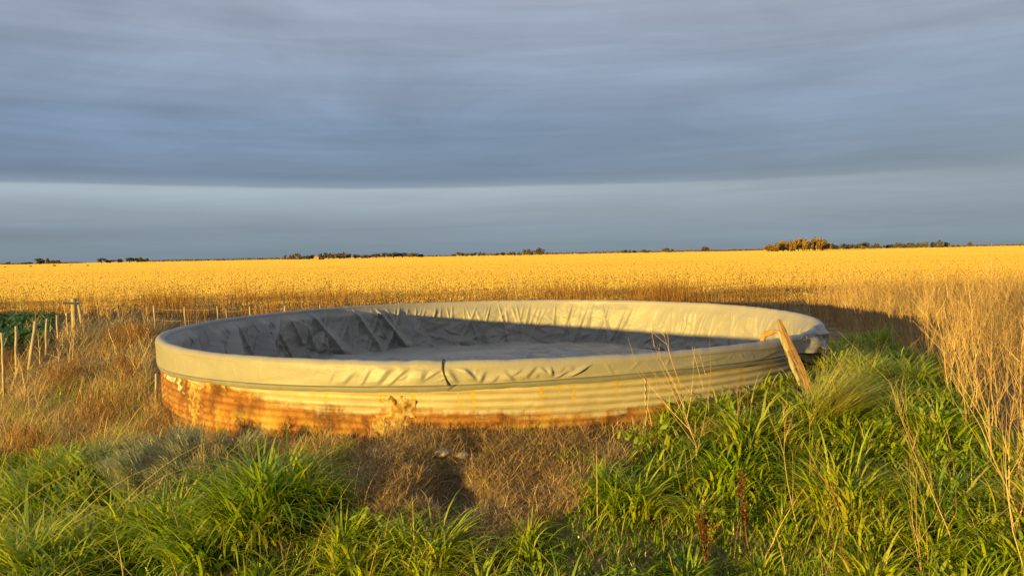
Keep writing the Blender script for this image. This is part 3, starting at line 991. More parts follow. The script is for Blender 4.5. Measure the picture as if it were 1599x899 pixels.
# ------------------------------------------------------------------ the far trees and shed
def crown_mesh(name, seed, n, mat, upright=False, sparse=False):
    r0 = np.random.default_rng(seed)
    nl = 9
    cen = r0.normal(0, 1, (nl, 3)); cen /= np.linalg.norm(cen, axis=1)[:, None]
    cen *= r0.uniform(.35, 1, (nl, 1)) ** .6 * np.array([.34, .34, .30])
    cen[:, 2] += .46
    rad = r0.uniform(.13, .23, nl)
    k = r0.integers(0, nl, n)
    d = r0.normal(0, 1, (n, 3)); d /= np.linalg.norm(d, axis=1)[:, None]
    P = cen[k] + d * (rad[k] * r0.uniform(.4, 1, n) ** .5)[:, None]
    P[:, 2] = np.clip(P[:, 2], .0, .96)
    s = r0.uniform(.03, .07, n) * (.7 if sparse else 1.2)
    u = r0.normal(0, 1, (n, 3)); u /= np.linalg.norm(u, axis=1)[:, None]
    v = np.cross(u, r0.normal(0, 1, (n, 3))); v /= np.linalg.norm(v, axis=1)[:, None]
    V = np.stack([P - u * s[:, None], P - v * s[:, None] * .8, P + u * s[:, None], P + v * s[:, None] * .8], 1).reshape(-1, 3)
    return V, np.arange(n * 4).reshape(-1, 4), np.repeat(np.clip(r0.normal(.5, .28, n) + (P[:, 2] - .55) * .6, 0, 1), 4)


CROWNS = {}
for kind, mat in (('dark', M_TREE), ('brown', M_TREE_B), ('gold', M_TREE_GOLD)):
    for v in range(4):
        V, F, tt = crown_mesh('crown', 100 + v * 7 + len(kind), 420, mat)
        o = build('crown', V, F, mat, tint=tt)
        CROWNS[(kind, v)] = o.data
        bpy.data.objects.remove(o)
tp = np.array([[[0, 0, -.05], [.01, 0, .25], [-.01, .01, .6]], [[0, 0, .2], [.1, .03, .4], [.2, .05, .6]], [[0, 0, .22], [-.09, -.02, .4], [-.18, 0, .62]]])
V, F = tubes(tp, np.array([[.035, .028, .012], [.02, .015, .006], [.02, .015, .006]]), 5)
o = build('trunk', V, F, M_BARK); TRUNK = o.data; bpy.data.objects.remove(o)


def far_tree(px, wpx, hpx, kind, dist, label, group, sink=0.0):
    v = ray(px, 449.5); v = v / v[1]
    x = v[0] * dist
    hor = 397 - (px - 799.5) * .01868
    t_ = empty('tree', (x, dist, sink), label, 'tree', group)
    sc = dist / FOC
    t_.scale = (wpx * sc * 1.5, wpx * sc * 1.2, hpx * sc * 1.35 + CAM_H * 0.6)
    t_.rotation_euler = (0, 0, r_f.uniform(0, 6.28))
    oc = bpy.data.objects.new('crown', CROWNS[(kind, r_f.randrange(4))]); COL.objects.link(oc); oc.parent = t_
    ot = bpy.data.objects.new('trunk', TRUNK); COL.objects.link(ot); ot.parent = t_
    return t_


G = 'trees along the far horizon'
rows = [
    ([(16, 9, 4.5), (42, 14, 2), (50, 5, 3.5)], 'dark', 1050, 'small dark tree alone near the left end of the horizon'),
    ([(64, 14, 8)], 'dark', 1050, 'round dark tree, larger of the close pair at the left of the horizon'),
    ([(77, 7, 8)], 'dark', 1050, 'narrow dark tree just right of the round tree at the left horizon'),
    ([(86, 12, 4.5), (93, 10, 4.5)], 'brown', 1050, 'low reddish brown tree beside the narrow dark tree at far left'),
    ([(160, 13, 6), (186, 14, 6), (204, 14, 6), (216, 10, 6), (222, 8, 7), (228, 9, 6)], 'dark', 1000, 'dark tree in the compact grove above the wire fence corner'),
    ([(174, 14, 4)], 'brown', 1000, 'low reddish tree inside the compact grove above the fence corner'),
    ([(447, 5, 6), (455, 6, 6), (461, 6, 7)], 'brown', 900, 'pale thin bare tree left of the far farm building'),
    ([(466, 10, 8), (470, 8, 6), (484, 13, 7), (504, 9, 7)], 'dark', 760, 'dark tree close around the small gold lit farm building'),
    ([(514, 11, 10), (524, 13, 8), (538, 7, 9), (546, 10, 8)], 'dark', 820, 'tall dark tree right of the gold lit farm building'),
    ([(532, 15, 7), (556, 12, 5), (566, 13, 4.5), (575, 11, 4)], 'brown', 820, 'low brown tree in the row right of the farm building'),
    ([(589, 16, 5), (602, 11, 6.5), (616, 19, 6), (630, 18, 5.5)], 'dark', 950, 'dark tree in the dense low strip left of the field centre'),
    ([(645, 18, 5.5), (658, 14, 3.5)], 'brown', 950, 'brown tree at the right end of the dense low strip'),
    ([(709, 9, 2.5), (718, 12, 5), (728, 12, 5), (737, 6, 5), (743, 5, 4.5), (750, 5, 5.5), (756, 6, 3.5)], 'dark', 900, 'small greyish tree in the short row just left of the cane'),
    ([(778, 7, 3), (787, 7, 5.5), (797, 7, 4.5), (804, 6, 4.5), (812, 7, 4)], 'dark', 900, 'small dark tree in the broken row beyond the tip of the cane'),
    ([(820, 7, 7), (828, 11, 8), (843, 16, 9.5)], 'dark', 900, 'larger dark tree at the right end of the row beyond the cane'),
    ([(975, 8, 5), (983, 6, 5), (991, 7, 3), (1008, 13, 4), (1040, 11, 5), (1048, 9, 4)], 'dark', 1100, 'tiny dark tree in the scattered line right of centre'),
    ([(1102, 12, 6.5)], 'dark', 1000, 'single round dark tree left of the golden grove'),
    ([(1300, 24, 7.5), (1317, 11, 7), (1325, 11, 6), (1335, 15, 8), (1350, 15, 8), (1365, 13, 6.5), (1385, 13, 6), (1398, 9, 7), (1412, 22, 8), (1431, 14, 6)], 'dark', 1000, 'grey tree in the long row right behind the golden grove'),
    ([(1445, 13, 9), (1455, 11, 9), (1466, 13, 10), (1479, 10, 8.5)], 'dark', 1000, 'taller dark tree at the right end of the long grey row'),
    ([(1514, 7, 6)], 'dark', 1000, 'lone small dark tree far right on the horizon'),
    ([(1593, 5, 3)], 'dark', 1000, 'tiny dark tree at the extreme right of the horizon'),
    ([(1346, 8, 5)], 'gold', 700, 'small golden bush in front of the long grey row'),
]
for lst, kind, dist, lab in rows:
    for (px, w, hh) in lst:
        far_tree(px, w, hh, kind, dist + r_f.uniform(-20, 20), lab, G)
for k in range(22):
    px = 1198 + k * 4.5 + r_f.uniform(-2, 2)
    hh = 7 + 9 * math.sin(min(1, (px - 1192) / 66) * math.pi / 2) - max(0, px - 1275) * .25
    far_tree(px, r_f.uniform(10, 15), hh + r_f.uniform(-1.5, 1), 'gold', 560 + r_f.uniform(-14, 14), 'golden brown leafy tree of the sunlit grove on the right horizon', 'trees of the golden grove')

Vt, Ft, Tt, off = [], [], [], 0
for (x0, x1, hpx, dist) in [(-60, 130, 1.6, 1500), (232, 450, 2.4, 1500), (440, 480, 2.5, 1200), (660, 705, 1.6, 1500), (750, 985, 2.6, 1400), (980, 1200, 2.4, 1500), (1090, 1180, 1.8, 1400), (1480, 1600, 2.2, 1500), (1300, 1500, 3.0, 1250)]:
    n = int((x1 - x0) * 5)
    px = rng.uniform(x0, x1, n)
    sc = dist / FOC
    hz = (.55 + .9 * fbm(px * .08, px * 0, 5, 3)) * hpx
    x = (px - 799.5) / FOC * dist; yv = dist + rng.uniform(-15, 15, n); z = rng.uniform(0, 1, n) * hz * sc + .3
    s = 1.1
    u = rng.normal(0, 1, (n, 3)); u /= np.linalg.norm(u, axis=1)[:, None]
    v = np.cross(u, rng.normal(0, 1, (n, 3))); v /= np.linalg.norm(v, axis=1)[:, None]
    P = np.stack([x, yv, z], -1)
    Vt.append(np.stack([P - u * s, P - v * s, P + u * s, P + v * s], 1).reshape(-1, 3)); Ft.append(np.arange(n * 4).reshape(-1, 4) + off); off += n * 4
    Tt.append(rng.uniform(0, 1, n * 4))
o = build('treeline', np.concatenate(Vt), np.concatenate(Ft), M_TREE_B, tint=np.concatenate(Tt))
tag(o, 'thin dark line of far-off woods along the horizon', 'treeline', kind='stuff')

shp = at_y(495, 405, 700)
SHED_SCALE = .8
shed = empty('farm_shed', (shp[0], 700, 0), 'small gold lit farm building among dark trees on the left horizon', 'farm building')
shed.scale = (SHED_SCALE,) * 3
V, F = boxmesh(5.6, 6.5, 3.2); o = build('wall', V, F, M_SHEDWALL, shed); o.location = (0, 0, 1.5)
V = np.array([[-3.0, -3.5, 3.1], [3.0, -3.5, 3.1], [3.0, 3.5, 3.1], [-3.0, 3.5, 3.1], [-.0, -3.5, 4.5], [0, 3.5, 4.5], [0, -3.5, 4.5], [0, 3.5, 4.5]])
build('roof', V, np.array([[0, 4, 5, 3], [1, 2, 7, 6], [0, 1, 6, 4], [2, 3, 5, 7], [0, 3, 2, 1]]), M_SHEDROOF, shed)
V, F = boxmesh(1.0, .08, 2.1); o = build('door', V, F, M_SHEDROOF, shed); o.location = (-.4, -3.29, 1.06)
V, F = boxmesh(4.2, 5.0, 2.6); o = build('lean_to', V, F, M_CHARCOAL, shed); o.location = (4.95, .4, 1.3)

for i, (px, py, sz) in enumerate([(8, 417.2, .35), (48, 416.4, .5), (85, 415.4, .75), (110, 414.8, .4), (137, 415.2, .5)]):
    p = at_z(px, py, .1)
    n = 130
    r0 = np.random.default_rng(50 + i)
    base = np.stack([r0.normal(0, sz * .5, n), r0.normal(0, sz * .4, n), np.zeros(n)], -1)
    V, F = blades(base, r0.uniform(.5, 1.1, n) * sz * 1.2, np.full(n, .09), r0.uniform(0, 6.28, n), r0.uniform(.1, .6, n), r0.uniform(.6, 1.5, n), 3)
    o = build('weed_clump', V, F, M_BROWN, tint=np.repeat(r0.uniform(0, .7, n), 8))
    o.location = (p[0], p[1], .1)
    tag(o, 'tiny dark weed clump on the pale strip at the far left of the field', 'weeds', 'weed clumps far out in the field')

# ------------------------------------------------------------------ vegetation
def scatter(n, x0, x1, y0, y1, poly=None, notank=True):
    x = rng.uniform(x0, x1, n); y = rng.uniform(y0, y1, n)
    P = np.stack([x, y, gz(x, y)], -1)
    k = np.ones(n, bool)
    if poly is not None:
        px, py = proj(P)
        k &= inpoly(px, py, poly) & (y > .5)
    if notank:
        k &= np.hypot(x - TCX, y - TCY) > TR + .06
    return P[k]


POLY_GREEN = [(-110, 1090), (-110, 716), (60, 712), (140, 722), (190, 775), (300, 800), (410, 808), (455, 768), (500, 752), (545, 775), (590, 822), (655, 852),
              (688, 872), (706, 905), (706, 1010), (722, 1010), (722, 900), (765, 852), (850, 826), (900, 800), (960, 745), (1000, 690), (1080, 655),
              (1180, 622), (1240, 600), (1290, 565), (1300, 542), (1330, 532), (1400, 542), (1450, 565), (1500, 610), (1560, 690), (1720, 790), (1720, 1090)]
# clumped green grass: tussock centres, then arching blades round each
cen = scatter(4600, -7.0, 7.0, 2.6, 16.5, POLY_GREEN)
dens = fbm(cen[:, 0] * 1.1, cen[:, 1] * 1.1, 91, 3)
keep = rng.random(len(cen)) < np.clip((dens - .39) * 7.0, .22, .95)
cen = cen[keep]
ncl = len(cen)
sz = np.clip(rng.normal(1, .38, ncl), .35, 1.7) * (.40 + 1.05 * dens[keep])
nb_ = (rng.integers(70, 140, ncl) * sz).astype(int)
idx = np.repeat(np.arange(ncl), nb_)
N = len(idx)
rad = np.abs(rng.normal(0, .085, N)) * sz[idx]; a0 = rng.uniform(0, 2 * math.pi, N)
base = cen[idx].copy(); base[:, 0] += np.cos(a0) * rad; base[:, 1] += np.sin(a0) * rad
L = rng.uniform(.14, .44, N) * sz[idx] * np.clip(1.05 - .35 * (cen[idx, 0] > 2.2) * (cen[idx, 1] > 6.6), .6, 1.1)
az = a0 + rng.normal(0, .45, N)
l0 = np.abs(rng.normal(.42, .28, N)); l1 = l0 + rng.uniform(1.0, 2.5, N)
V, F = blades(base, L, rng.uniform(.012, .028, N) * (.7 + .3 * sz[idx]), az, l0, l1, 6, rng.normal(0, .35, N))
clt = np.clip(rng.normal(.63, .26, ncl), 0, .87)
tint = np.clip(clt[idx] + rng.normal(0, .14, N), 0, .88)
tint = np.where(rng.random(N) < .07, rng.uniform(.9, 1, N), tint)
o = build('green_grass', V, F, M_GREEN, tint=np.repeat(tint, 14), smooth=True)
tag(o, 'lush green grass growing in clumps in front of the tank', 'grass', kind='stuff')

# broad short leaves between the clumps fill the ground
cen = scatter(300000, -7.0, 7.0, 2.6, 16.5, POLY_GREEN)
N = len(cen)
V, F = blades(cen, rng.uniform(.05, .15, N), rng.uniform(.007, .015, N), rng.uniform(0, 6.28, N), rng.uniform(.0, .6, N), rng.uniform(.6, 1.9, N), 3)
o = build('grass_undergrowth', V, F, M_GREEN, tint=np.repeat(np.clip(rng.normal(.3, .2, N), 0, 1), 8))
tag(o, 'short dark green undergrowth between the grass clumps', 'grass', kind='stuff')

# dry straws standing and leaning among the green
P = scatter(4200, -7.0, 7.5, 2.6, 15, POLY_GREEN)
N = len(P)
V, F = blades(P, rng.uniform(.25, .75, N), rng.uniform(.004, .008, N), rng.uniform(0, 6.28, N), rng.uniform(.0, .8, N), rng.uniform(.5, 2.0, N), 6)
o = build('dead_straws', V, F, M_STRAW, tint=np.repeat(np.clip(rng.normal(.55, .25, N), 0, 1), 14))
tag(o, 'dead straws leaning here and there among the green grass', 'dry grass', kind='stuff')

# dry thatch lying in front of the tank
POLY_THATCH = [(200, 735), (225, 640), (400, 640), (560, 670), (700, 675), (900, 665), (1010, 650), (1230, 600), (1290, 590), (1100, 690), (1000, 720), (900, 800), (780, 870), (760, 1100), (640, 1100), (680, 900), (600, 850), (500, 790), (420, 800), (330, 780)]
P = scatter(330000, -4.6, 4.4, 3.6, 10.5, POLY_THATCH)
hd = np.hypot((P[:, 0] - HOLE[0]) / .12, (P[:, 1] - HOLE[1]) / .24)
P = P[(hd > 1.0) | (rng.random(len(P)) < .06)]
k = rng.random(len(P)) < np.clip((fbm(P[:, 0] * 2.2, P[:, 1] * 2.2, 97, 3) - .30) * 4, .12, 1)
P = P[k]; N = len(P)
sunny = np.clip((P[:, 0] - .2) / .8, 0, 1)  # right side gets a lighter tint, sunlight painted into the straw
P[:, 2] += rng.uniform(0, .05, N)
V, F = blades(P, rng.uniform(.06, .26, N) * (.8 + .35 * sunny), rng.uniform(.003, .007, N), rng.uniform(0, 6.28, N), rng.uniform(.45, 1.5, N), rng.uniform(1.0, 2.2, N), 3)
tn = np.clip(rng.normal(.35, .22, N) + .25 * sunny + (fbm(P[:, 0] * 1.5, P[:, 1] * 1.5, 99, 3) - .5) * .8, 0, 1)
o = build('dry_thatch', V, F, M_THATCH, tint=np.repeat(tn, 8))
tag(o, 'flattened brown straw and dead grass on the bare soil before the tank', 'dead grass', kind='stuff')

# stalks standing against the foot of the wall
n = 2600
a_ = rng.uniform(math.radians(-165), math.radians(-35), n)
rr_ = TR + .05 + np.abs(rng.normal(0, .10, n))
P = np.stack([TCX + rr_ * np.cos(a_), TCY + rr_ * np.sin(a_), 0 * a_], -1)
P[:, 2] = gz(P[:, 0], P[:, 1])
P = P[rng.random(n) < np.clip((fbm(a_ * 9, a_ * 0, 121, 3) - .35) * 4, .1, 1)]
N = len(P)
V, F = blades(P, rng.uniform(.08, .30, N), rng.uniform(.003, .006, N), rng.uniform(0, 6.28, N), rng.uniform(0, .6, N), rng.uniform(.3, 1.6, N), 4)
o = build('wall_foot_stalks', V, F, M_THATCH, tint=np.repeat(np.clip(rng.normal(.5, .25, N), 0, 1), 10))
tag(o, 'short dry stalks growing along the foot of the tank wall', 'dead grass', kind='stuff')

# small green sprigs coming up through the straw
cen = scatter(420, -4.6, 4.4, 3.6, 10.5, POLY_THATCH)
cen = cen[np.clip((fbm(cen[:, 0] * 1.6, cen[:, 1] * 1.6, 123, 3) - .52) * 8, 0, 1) > rng.random(len(cen))]
idx = np.repeat(np.arange(len(cen)), 26)
N = len(idx)
base = cen[idx].copy(); base[:, :2] += rng.normal(0, .035, (N, 2))
V, F = blades(base, rng.uniform(.07, .24, N), rng.uniform(.006, .013, N), rng.uniform(0, 6.28, N), rng.uniform(.1, .7, N), rng.uniform(.8, 2.1, N), 4)
o = build('green_sprigs', V, F, M_GREEN, tint=np.repeat(np.clip(rng.normal(.5, .2, N), 0, .88), 10), smooth=True)
tag(o, 'small green sprigs coming up through the brown straw', 'grass', kind='stuff')

# broad-leaved weeds among the grass
cen = scatter(900, -7.0, 7.0, 2.6, 12, POLY_GREEN)
cen = cen[np.clip((fbm(cen[:, 0] * .9, cen[:, 1] * .9, 125, 3) - .48) * 7, .03, 1) > rng.random(len(cen))]
idx = np.repeat(np.arange(len(cen)), 30)
N = len(idx)
base = cen[idx].copy(); base[:, :2] += rng.normal(0, .07, (N, 2)); base[:, 2] += rng.uniform(.0, .22, N)
V, F = blades(base, rng.uniform(.05, .13, N), rng.uniform(.022, .045, N), rng.uniform(0, 6.28, N), rng.uniform(.3, 1.0, N), rng.uniform(1.0, 2.2, N), 4)
o = build('leafy_weeds', V, F, M_GREEN, tint=np.repeat(np.clip(rng.normal(.6, .18, N), 0, .88), 10), smooth=True)
tag(o, 'low broad leaved green weeds between the grass clumps', 'weeds', kind='stuff')

# long dry grass on the left
POLY_LEFT = [(-300, 716), (-300, 560), (0, 570), (60, 548), (120, 520), (235, 496), (330, 482), (255, 520), (238, 560), (236, 660), (200, 712)]
P = scatter(62000, -16, -2.2, 6.2, 20, POLY_LEFT)
k = rng.random(len(P)) < np.clip((fbm(P[:, 0] * 1.1, P[:, 1] * 1.1, 101, 3) - .26) * 3.5, .1, 1)
P = P[k]; N = len(P)
tuft = fbm(P[:, 0] * 1.3, P[:, 1] * 1.3, 103, 3)
V, F = blades(P, rng.uniform(.18, .60, N) * (.45 + .85 * tuft) * (1 + .5 * np.clip((-6.5 - P[:, 0]) / 3, 0, 1)), rng.uniform(.004, .010, N), rng.normal(.6, 1.5, N), rng.uniform(.1, 1.2, N), rng.uniform(.8, 2.2, N), 4)
tn = np.clip(rng.normal(.45, .25, N) + (tuft - .5), 0, 1)
o = build('dry_grass', V, F, M_STRAW, tint=np.repeat(tn, 10))
tag(o, 'tangled long straw coloured grass on the left beside the tank', 'dry grass', kind='stuff')
P = scatter(15000, -14, -2.2, 6.2, 20, POLY_LEFT)
k = fbm(P[:, 0] * .8, P[:, 1] * .8, 105, 3) > .56
P = P[k]; N = len(P)
V, F = blades(P, rng.uniform(.12, .34, N), rng.uniform(.005, .010, N), rng.uniform(0, 6.28, N), rng.uniform(.0, .5, N), rng.uniform(.6, 1.9, N), 4)
o = build('green_tufts', V, F, M_GREEN, tint=np.repeat(np.clip(rng.normal(.5, .2, N), 0, 1), 10))
tag(o, 'patches of green grass among the dry grass on the left', 'grass', kind='stuff')

# belt of rusty dry weeds between the tank and the field
def belt(n, x0, x1, y0, y1, h0, h1):
    x = rng.uniform(x0, x1, n); y = rng.uniform(y0, y1, n)
    k = np.hypot(x - TCX, y - TCY) > TR + .4
    k &= np.abs(x) < y * .80 + 2
    k &= ~((x < -.57 * y) & (y < 22.5) & (y > 13))
    k &= ~((x < -9.0 - (y - 13) * .1) & (y < 17))
    return x[k], y[k]


x, y = belt(150000, -34, 36, 16.5, 35, .5, .9)
dens = fbm(x * .35, y * .35, 107, 4)
k = rng.random(len(x)) < np.clip((dens - .28) * 2.6, .14, 1) * np.where(x > 6.5, .35, .85)
x, y, dens = x[k], y[k], dens[k]
N = len(x)
side = np.clip((18.2 - y) / 2, 0, 1)
clump = np.clip((fbm(x * .8, y * .8, 113, 3) - .33) * 4.0, .22, 1.35)
hh = (.16 + .74 * rng.random(N) ** 1.5) * (.50 + .7 * dens) * clump * (1 - .25 * side)
V, F = blades(np.stack([x, y, gz(x, y)], -1), hh, rng.uniform(.006, .016, N), rng.uniform(0, 6.28, N), rng.uniform(0, .25, N), rng.uniform(.2, .9, N), 3)
tn = np.clip(rng.normal(.36, .22, N) + (fbm(x * .25, y * .6, 109, 3) - .5) * 1.3 + .22 * (clump < .5), 0, 1)
o = build('weed_belt', V, F, M_RUSTY, tint=np.repeat(tn, 8))
tag(o, 'belt of rust brown dry weeds between the tank and the stubble field', 'dry weeds', kind='stuff')


def weed_lines(base, H, nbr, lean, seed=None, spread=.5, thick=.004):
    """branching dry weeds: returns tubes for all plants at once"""
    n = len(base)
    K = 6
    t = np.linspace(0, 1, K)
    az = rng.uniform(0, 6.28, n); la = np.abs(rng.normal(0, lean, n))
    d = np.stack([np.cos(az) * np.sin(la), np.sin(az) * np.sin(la), np.cos(la)], -1)
    P = base[:, None, :] + d[:, None, :] * (H[:, None] * t)[..., None]
    P[:, 1:, :2] += np.cumsum(rng.normal(0, .012, (n, K - 1, 2)), 1) * H[:, None, None] * 1.5
    R = thick * (1.15 - t)[None] * np.ones((n, 1)) * rng.uniform(.7, 1.3, (n, 1))
    parts = [tubes(P, R)]
    cnt = [n]
    tints = [np.repeat(rng.uniform(.3, 1, n), K * 3)]
    ids = np.repeat(np.arange(n), nbr)
    m = len(ids)
    ft = rng.uniform(.12, .92, m)
    fi = ft * (K - 1); i0 = np.minimum(fi.astype(int), K - 2); fr_ = (fi - i0)[:, None]
    s = P[ids, i0] * (1 - fr_) + P[ids, i0 + 1] * fr_
    ba = rng.uniform(0, 6.28, m); bl = np.abs(rng.normal(spread, .18, m))
    dd = np.stack([np.cos(ba) * np.sin(bl), np.sin(ba) * np.sin(bl), np.cos(bl)], -1)
    Lb = H[ids] * (1.02 - ft) * rng.uniform(.35, .95, m)
    k2 = np.linspace(0, 1, 4)
    Q = s[:, None, :] + dd[:, None, :] * (Lb[:, None] * k2)[..., None]
    Q[:, :, 2] += (Lb[:, None] * .12) * k2[None] ** 2
    Q[:, 1:, :] += rng.normal(0, .02, (m, 3, 3)) * Lb[:, None, None]
    parts.append(tubes(Q, thick * .55 * (1.1 - k2)[None] * rng.uniform(.6, 1.2, (m, 1))))
    tints.append(np.repeat(rng.uniform(.2, 1, m), 12))
    # twigs on the branches
    id2 = np.repeat(np.arange(m), 2)
    m2 = len(id2)
    f2 = rng.uniform(.3, .95, (m2, 1))
    s2 = Q[id2, 0] * (1 - f2) + Q[id2, -1] * f2
    ba = rng.uniform(0, 6.28, m2); bl = np.abs(rng.normal(spread, .3, m2))
    dd = np.stack([np.cos(ba) * np.sin(bl), np.sin(ba) * np.sin(bl), np.cos(bl)], -1)
    L2 = Lb[id2] * rng.uniform(.2, .5, m2)
    k3 = np.linspace(0, 1, 3)
    Q2 = s2[:, None, :] + dd[:, None, :] * (L2[:, None] * k3)[..., None]
    parts.append(tubes(Q2, thick * .35 * (1.1 - k3 * .7)[None] * np.ones((m2, 1))))
    tints.append(np.repeat(rng.uniform(.1, .9, m2), 9))
    V, F = join(parts)
    return V, F, np.concatenate(tints)


# taller branching stalks standing in that belt
x, y = belt(800, -30, 34, 17.5, 34, .5, .9)
B = np.stack([x, y, gz(x, y)], -1)
V, F, tt = weed_lines(B, rng.uniform(.4, 1.0, len(x)), 7, .14, thick=.007)
o = build('tall_weeds', V, F, M_RUSTY, tint=tt)
tag(o, 'scattered taller dry stalks rising from the weed belt behind the tank', 'dry weeds', kind='stuff')

# the dense stand of dry branching weeds on the right
POLY_RIGHT = [(1250, 490), (1290, 512), (1345, 530), (1420, 552), (1445, 600), (1495, 680), (1530, 770), (1580, 900), (1640, 1090), (2600, 1100), (2200, 520), (1599, 476)]
P = scatter(6500, 3, 22, 4.0, 24, POLY_RIGHT)
d_ = np.hypot(P[:, 0], P[:, 1])
P = P[rng.random(len(P)) < np.clip(.34 + (d_ - 5) * .036, .3, .9)]
N = len(P)
d_ = np.hypot(P[:, 0], P[:, 1])
V, F, tt = weed_lines(P, np.where(rng.random(N) < .05, 1.35, 1.0) * rng.uniform(.66, 1.28, N) * np.clip(1.12 - (d_ - 6) * .013, .8, 1.1), 9, .16, thick=.0052, spread=.46)
o = build('dry_weed_stand', V, F, M_STALK, tint=np.clip(tt * 1.25 - .25, 0, 1))
tag(o, 'dense stand of tall bare branching dry weeds right of the tank', 'dry weeds', kind='stuff')
P = scatter(60000, 3, 22, 4.0, 24, POLY_RIGHT)
k = rng.random(len(P)) < np.clip((fbm(P[:, 0] * .8, P[:, 1] * .8, 111, 3) - .3) * 2.5, .08, .8)
P = P[k]; N = len(P)
V, F = blades(P, rng.uniform(.2, .75, N), rng.uniform(.003, .008, N), rng.uniform(0, 6.28, N), rng.uniform(0, .4, N), rng.uniform(.2, 1.2, N), 3)
o = build('dry_undergrowth', V, F, M_STRAW, tint=np.repeat(np.clip(rng.normal(.20, .18, N), 0, 1), 8))
tag(o, 'brown dry undergrowth at the foot of the tall weeds on the right', 'dry grass', kind='stuff')

# bent and branching dry weeds on the left, some taller ones by the fence corner
P = scatter(900, -14, -2.2, 7, 20, [(-60, 650), (-60, 560), (60, 520), (120, 505), (235, 492), (330, 478), (250, 520), (238, 560), (225, 640), (60, 680)])
P = P[rng.random(len(P)) < .42]
N = len(P)
V, F, tt = weed_lines(P, rng.uniform(.3, .8, N), 7, .45, thick=.0058, spread=.7)
o = build('bent_weeds', V, F, M_STALK, tint=tt)
tag(o, 'bent and leaning dry weeds on the left between fence and tank', 'dry weeds', kind='stuff')
P = scatter(500, -14, -7, 15, 21, [(105, 520), (105, 480), (240, 470), (240, 510)])
P = P[rng.random(len(P)) < .8]
N = len(P)
V, F, tt = weed_lines(P, rng.uniform(.6, 1.1, N), 8, .10, thick=.0075, spread=.35)
o = build('upright_weeds', V, F, M_STALK, tint=tt)
tag(o, 'upright pale dry weeds right of the fence corner post', 'dry weeds', kind='stuff')

cen = scatter(70, -15, -3.0, 8.5, 19, POLY_LEFT)
idx = np.repeat(np.arange(len(cen)), 330)
N = len(idx)
sz_ = rng.uniform(.5, 1.2, len(cen))[idx]
base = cen[idx].copy(); base[:, :2] += rng.normal(0, .16, (N, 2)) * sz_[:, None]; base[:, 2] += rng.uniform(0, .35, N) * sz_
V, F = blades(base, rng.uniform(.10, .34, N) * sz_, rng.uniform(.004, .010, N), rng.uniform(0, 6.28, N), rng.uniform(0, .9, N), rng.uniform(.4, 1.8, N), 3)
o = build('brown_weed_tufts', V, F, M_RUSTY, tint=np.repeat(np.clip(rng.normal(.35, .25, N), 0, 1), 8))
tag(o, 'bushy rust brown weed tufts among the dry grass on the left', 'dry weeds', kind='stuff')

# green crop beyond the fence on the left
n = 26000
x = rng.uniform(-26, -9.7, n); y = rng.uniform(14.2, 24.5, n)
k = (x < -.585 * y - .2) & (np.abs(x) < y * .75 + 2) & (y < 22)
x, y = x[k], y[k]; n = len(x)
P = np.stack([x, y, np.maximum(gz(x, y), -.12) + rng.uniform(.10, .36, n)], -1)
V, F = blades(P, rng.uniform(.10, .26, n), rng.uniform(.05, .12, n), rng.uniform(0, 6.28, n), rng.uniform(.4, 1.0, n), rng.uniform(1.2, 2.2, n), 3)
o = build('leafy_crop', V, F, M_CROP, tint=np.repeat(rng.uniform(0, 1, n), 8), smooth=True)
tag(o, 'bed of dark green leafy crop beyond the fence on the left', 'crop', kind='stuff')

# grey-green shrub beside the left of the tank front
def shrub(px, py, rx, ry, h, n, label, mat, name='shrub'):
    p = at_g(px, py)
    o = empty(name, (p[0], p[1], gz(p[0], p[1])), label, 'shrub')
    nc = 60
    a = rng.uniform(0, 6.28, nc); q = rng.uniform(0, 1, nc) ** .5
    cx, cy = np.cos(a) * q * rx, np.sin(a) * q * ry
    ch = h * (1 - q ** 2 * .7) * rng.uniform(.6, 1.1, nc)
    i = rng.integers(0, nc, n)
    b = np.stack([cx[i] + rng.normal(0, .05, n), cy[i] + rng.normal(0, .05, n), ch[i] * rng.uniform(.25, 1, n)], -1)
    V, F = blades(b, rng.uniform(.07, .20, n), rng.uniform(.004, .009, n), a[i] + rng.normal(0, .8, n), rng.uniform(.3, 1.0, n), rng.uniform(1.2, 2.5, n), 4)
    build('leaves', V, F, mat, o, tint=np.repeat(np.clip(rng.normal(.5, .25, n), 0, 1), 10), smooth=True)
    st_ = np.stack([np.stack([cx * .1, cy * .1, 0 * cx], -1), np.stack([cx * .6, cy * .6, ch * .6], -1), np.stack([cx, cy, ch], -1)], 1)
    V, F = tubes(st_, np.full((nc, 3), .006) * np.array([1, .8, .4]))
    build('stems', V, F, M_STALK, o, tint=np.full(len(V), .4))
    return o


shrub(312, 752, .95, .62, .55, 9000, 'grey green feathery shrub in front of the left side of the tank', M_SHRUB)
shrub(205, 728, .45, .35, .32, 2200, 'small grey green shrub at the left edge of the larger feathery one', M_SHRUB)

# pale yellow arching tussock under the plank
def tussock(px, py, n, L0, L1, azm, azs, mat, label, wid=.006):
    p = at_g(px, py)
    z = float(gz(p[0], p[1]))
    b = np.stack([rng.normal(0, .07, n), rng.normal(0, .06, n), np.zeros(n)], -1)
    V, F = blades(b, rng.uniform(L0, L1, n), rng.uniform(.5, 1, n) * wid, rng.normal(azm, azs, n), rng.uniform(.2, .9, n), rng.uniform(1.2, 1.9, n), 6)
    o = build('grass_tussock', V, F, mat, tint=np.repeat(np.clip(rng.normal(.5, .25, n), 0, 1), 14), smooth=True)
    o.location = (p[0], p[1], z)
    return tag(o, label, 'grass tussock')


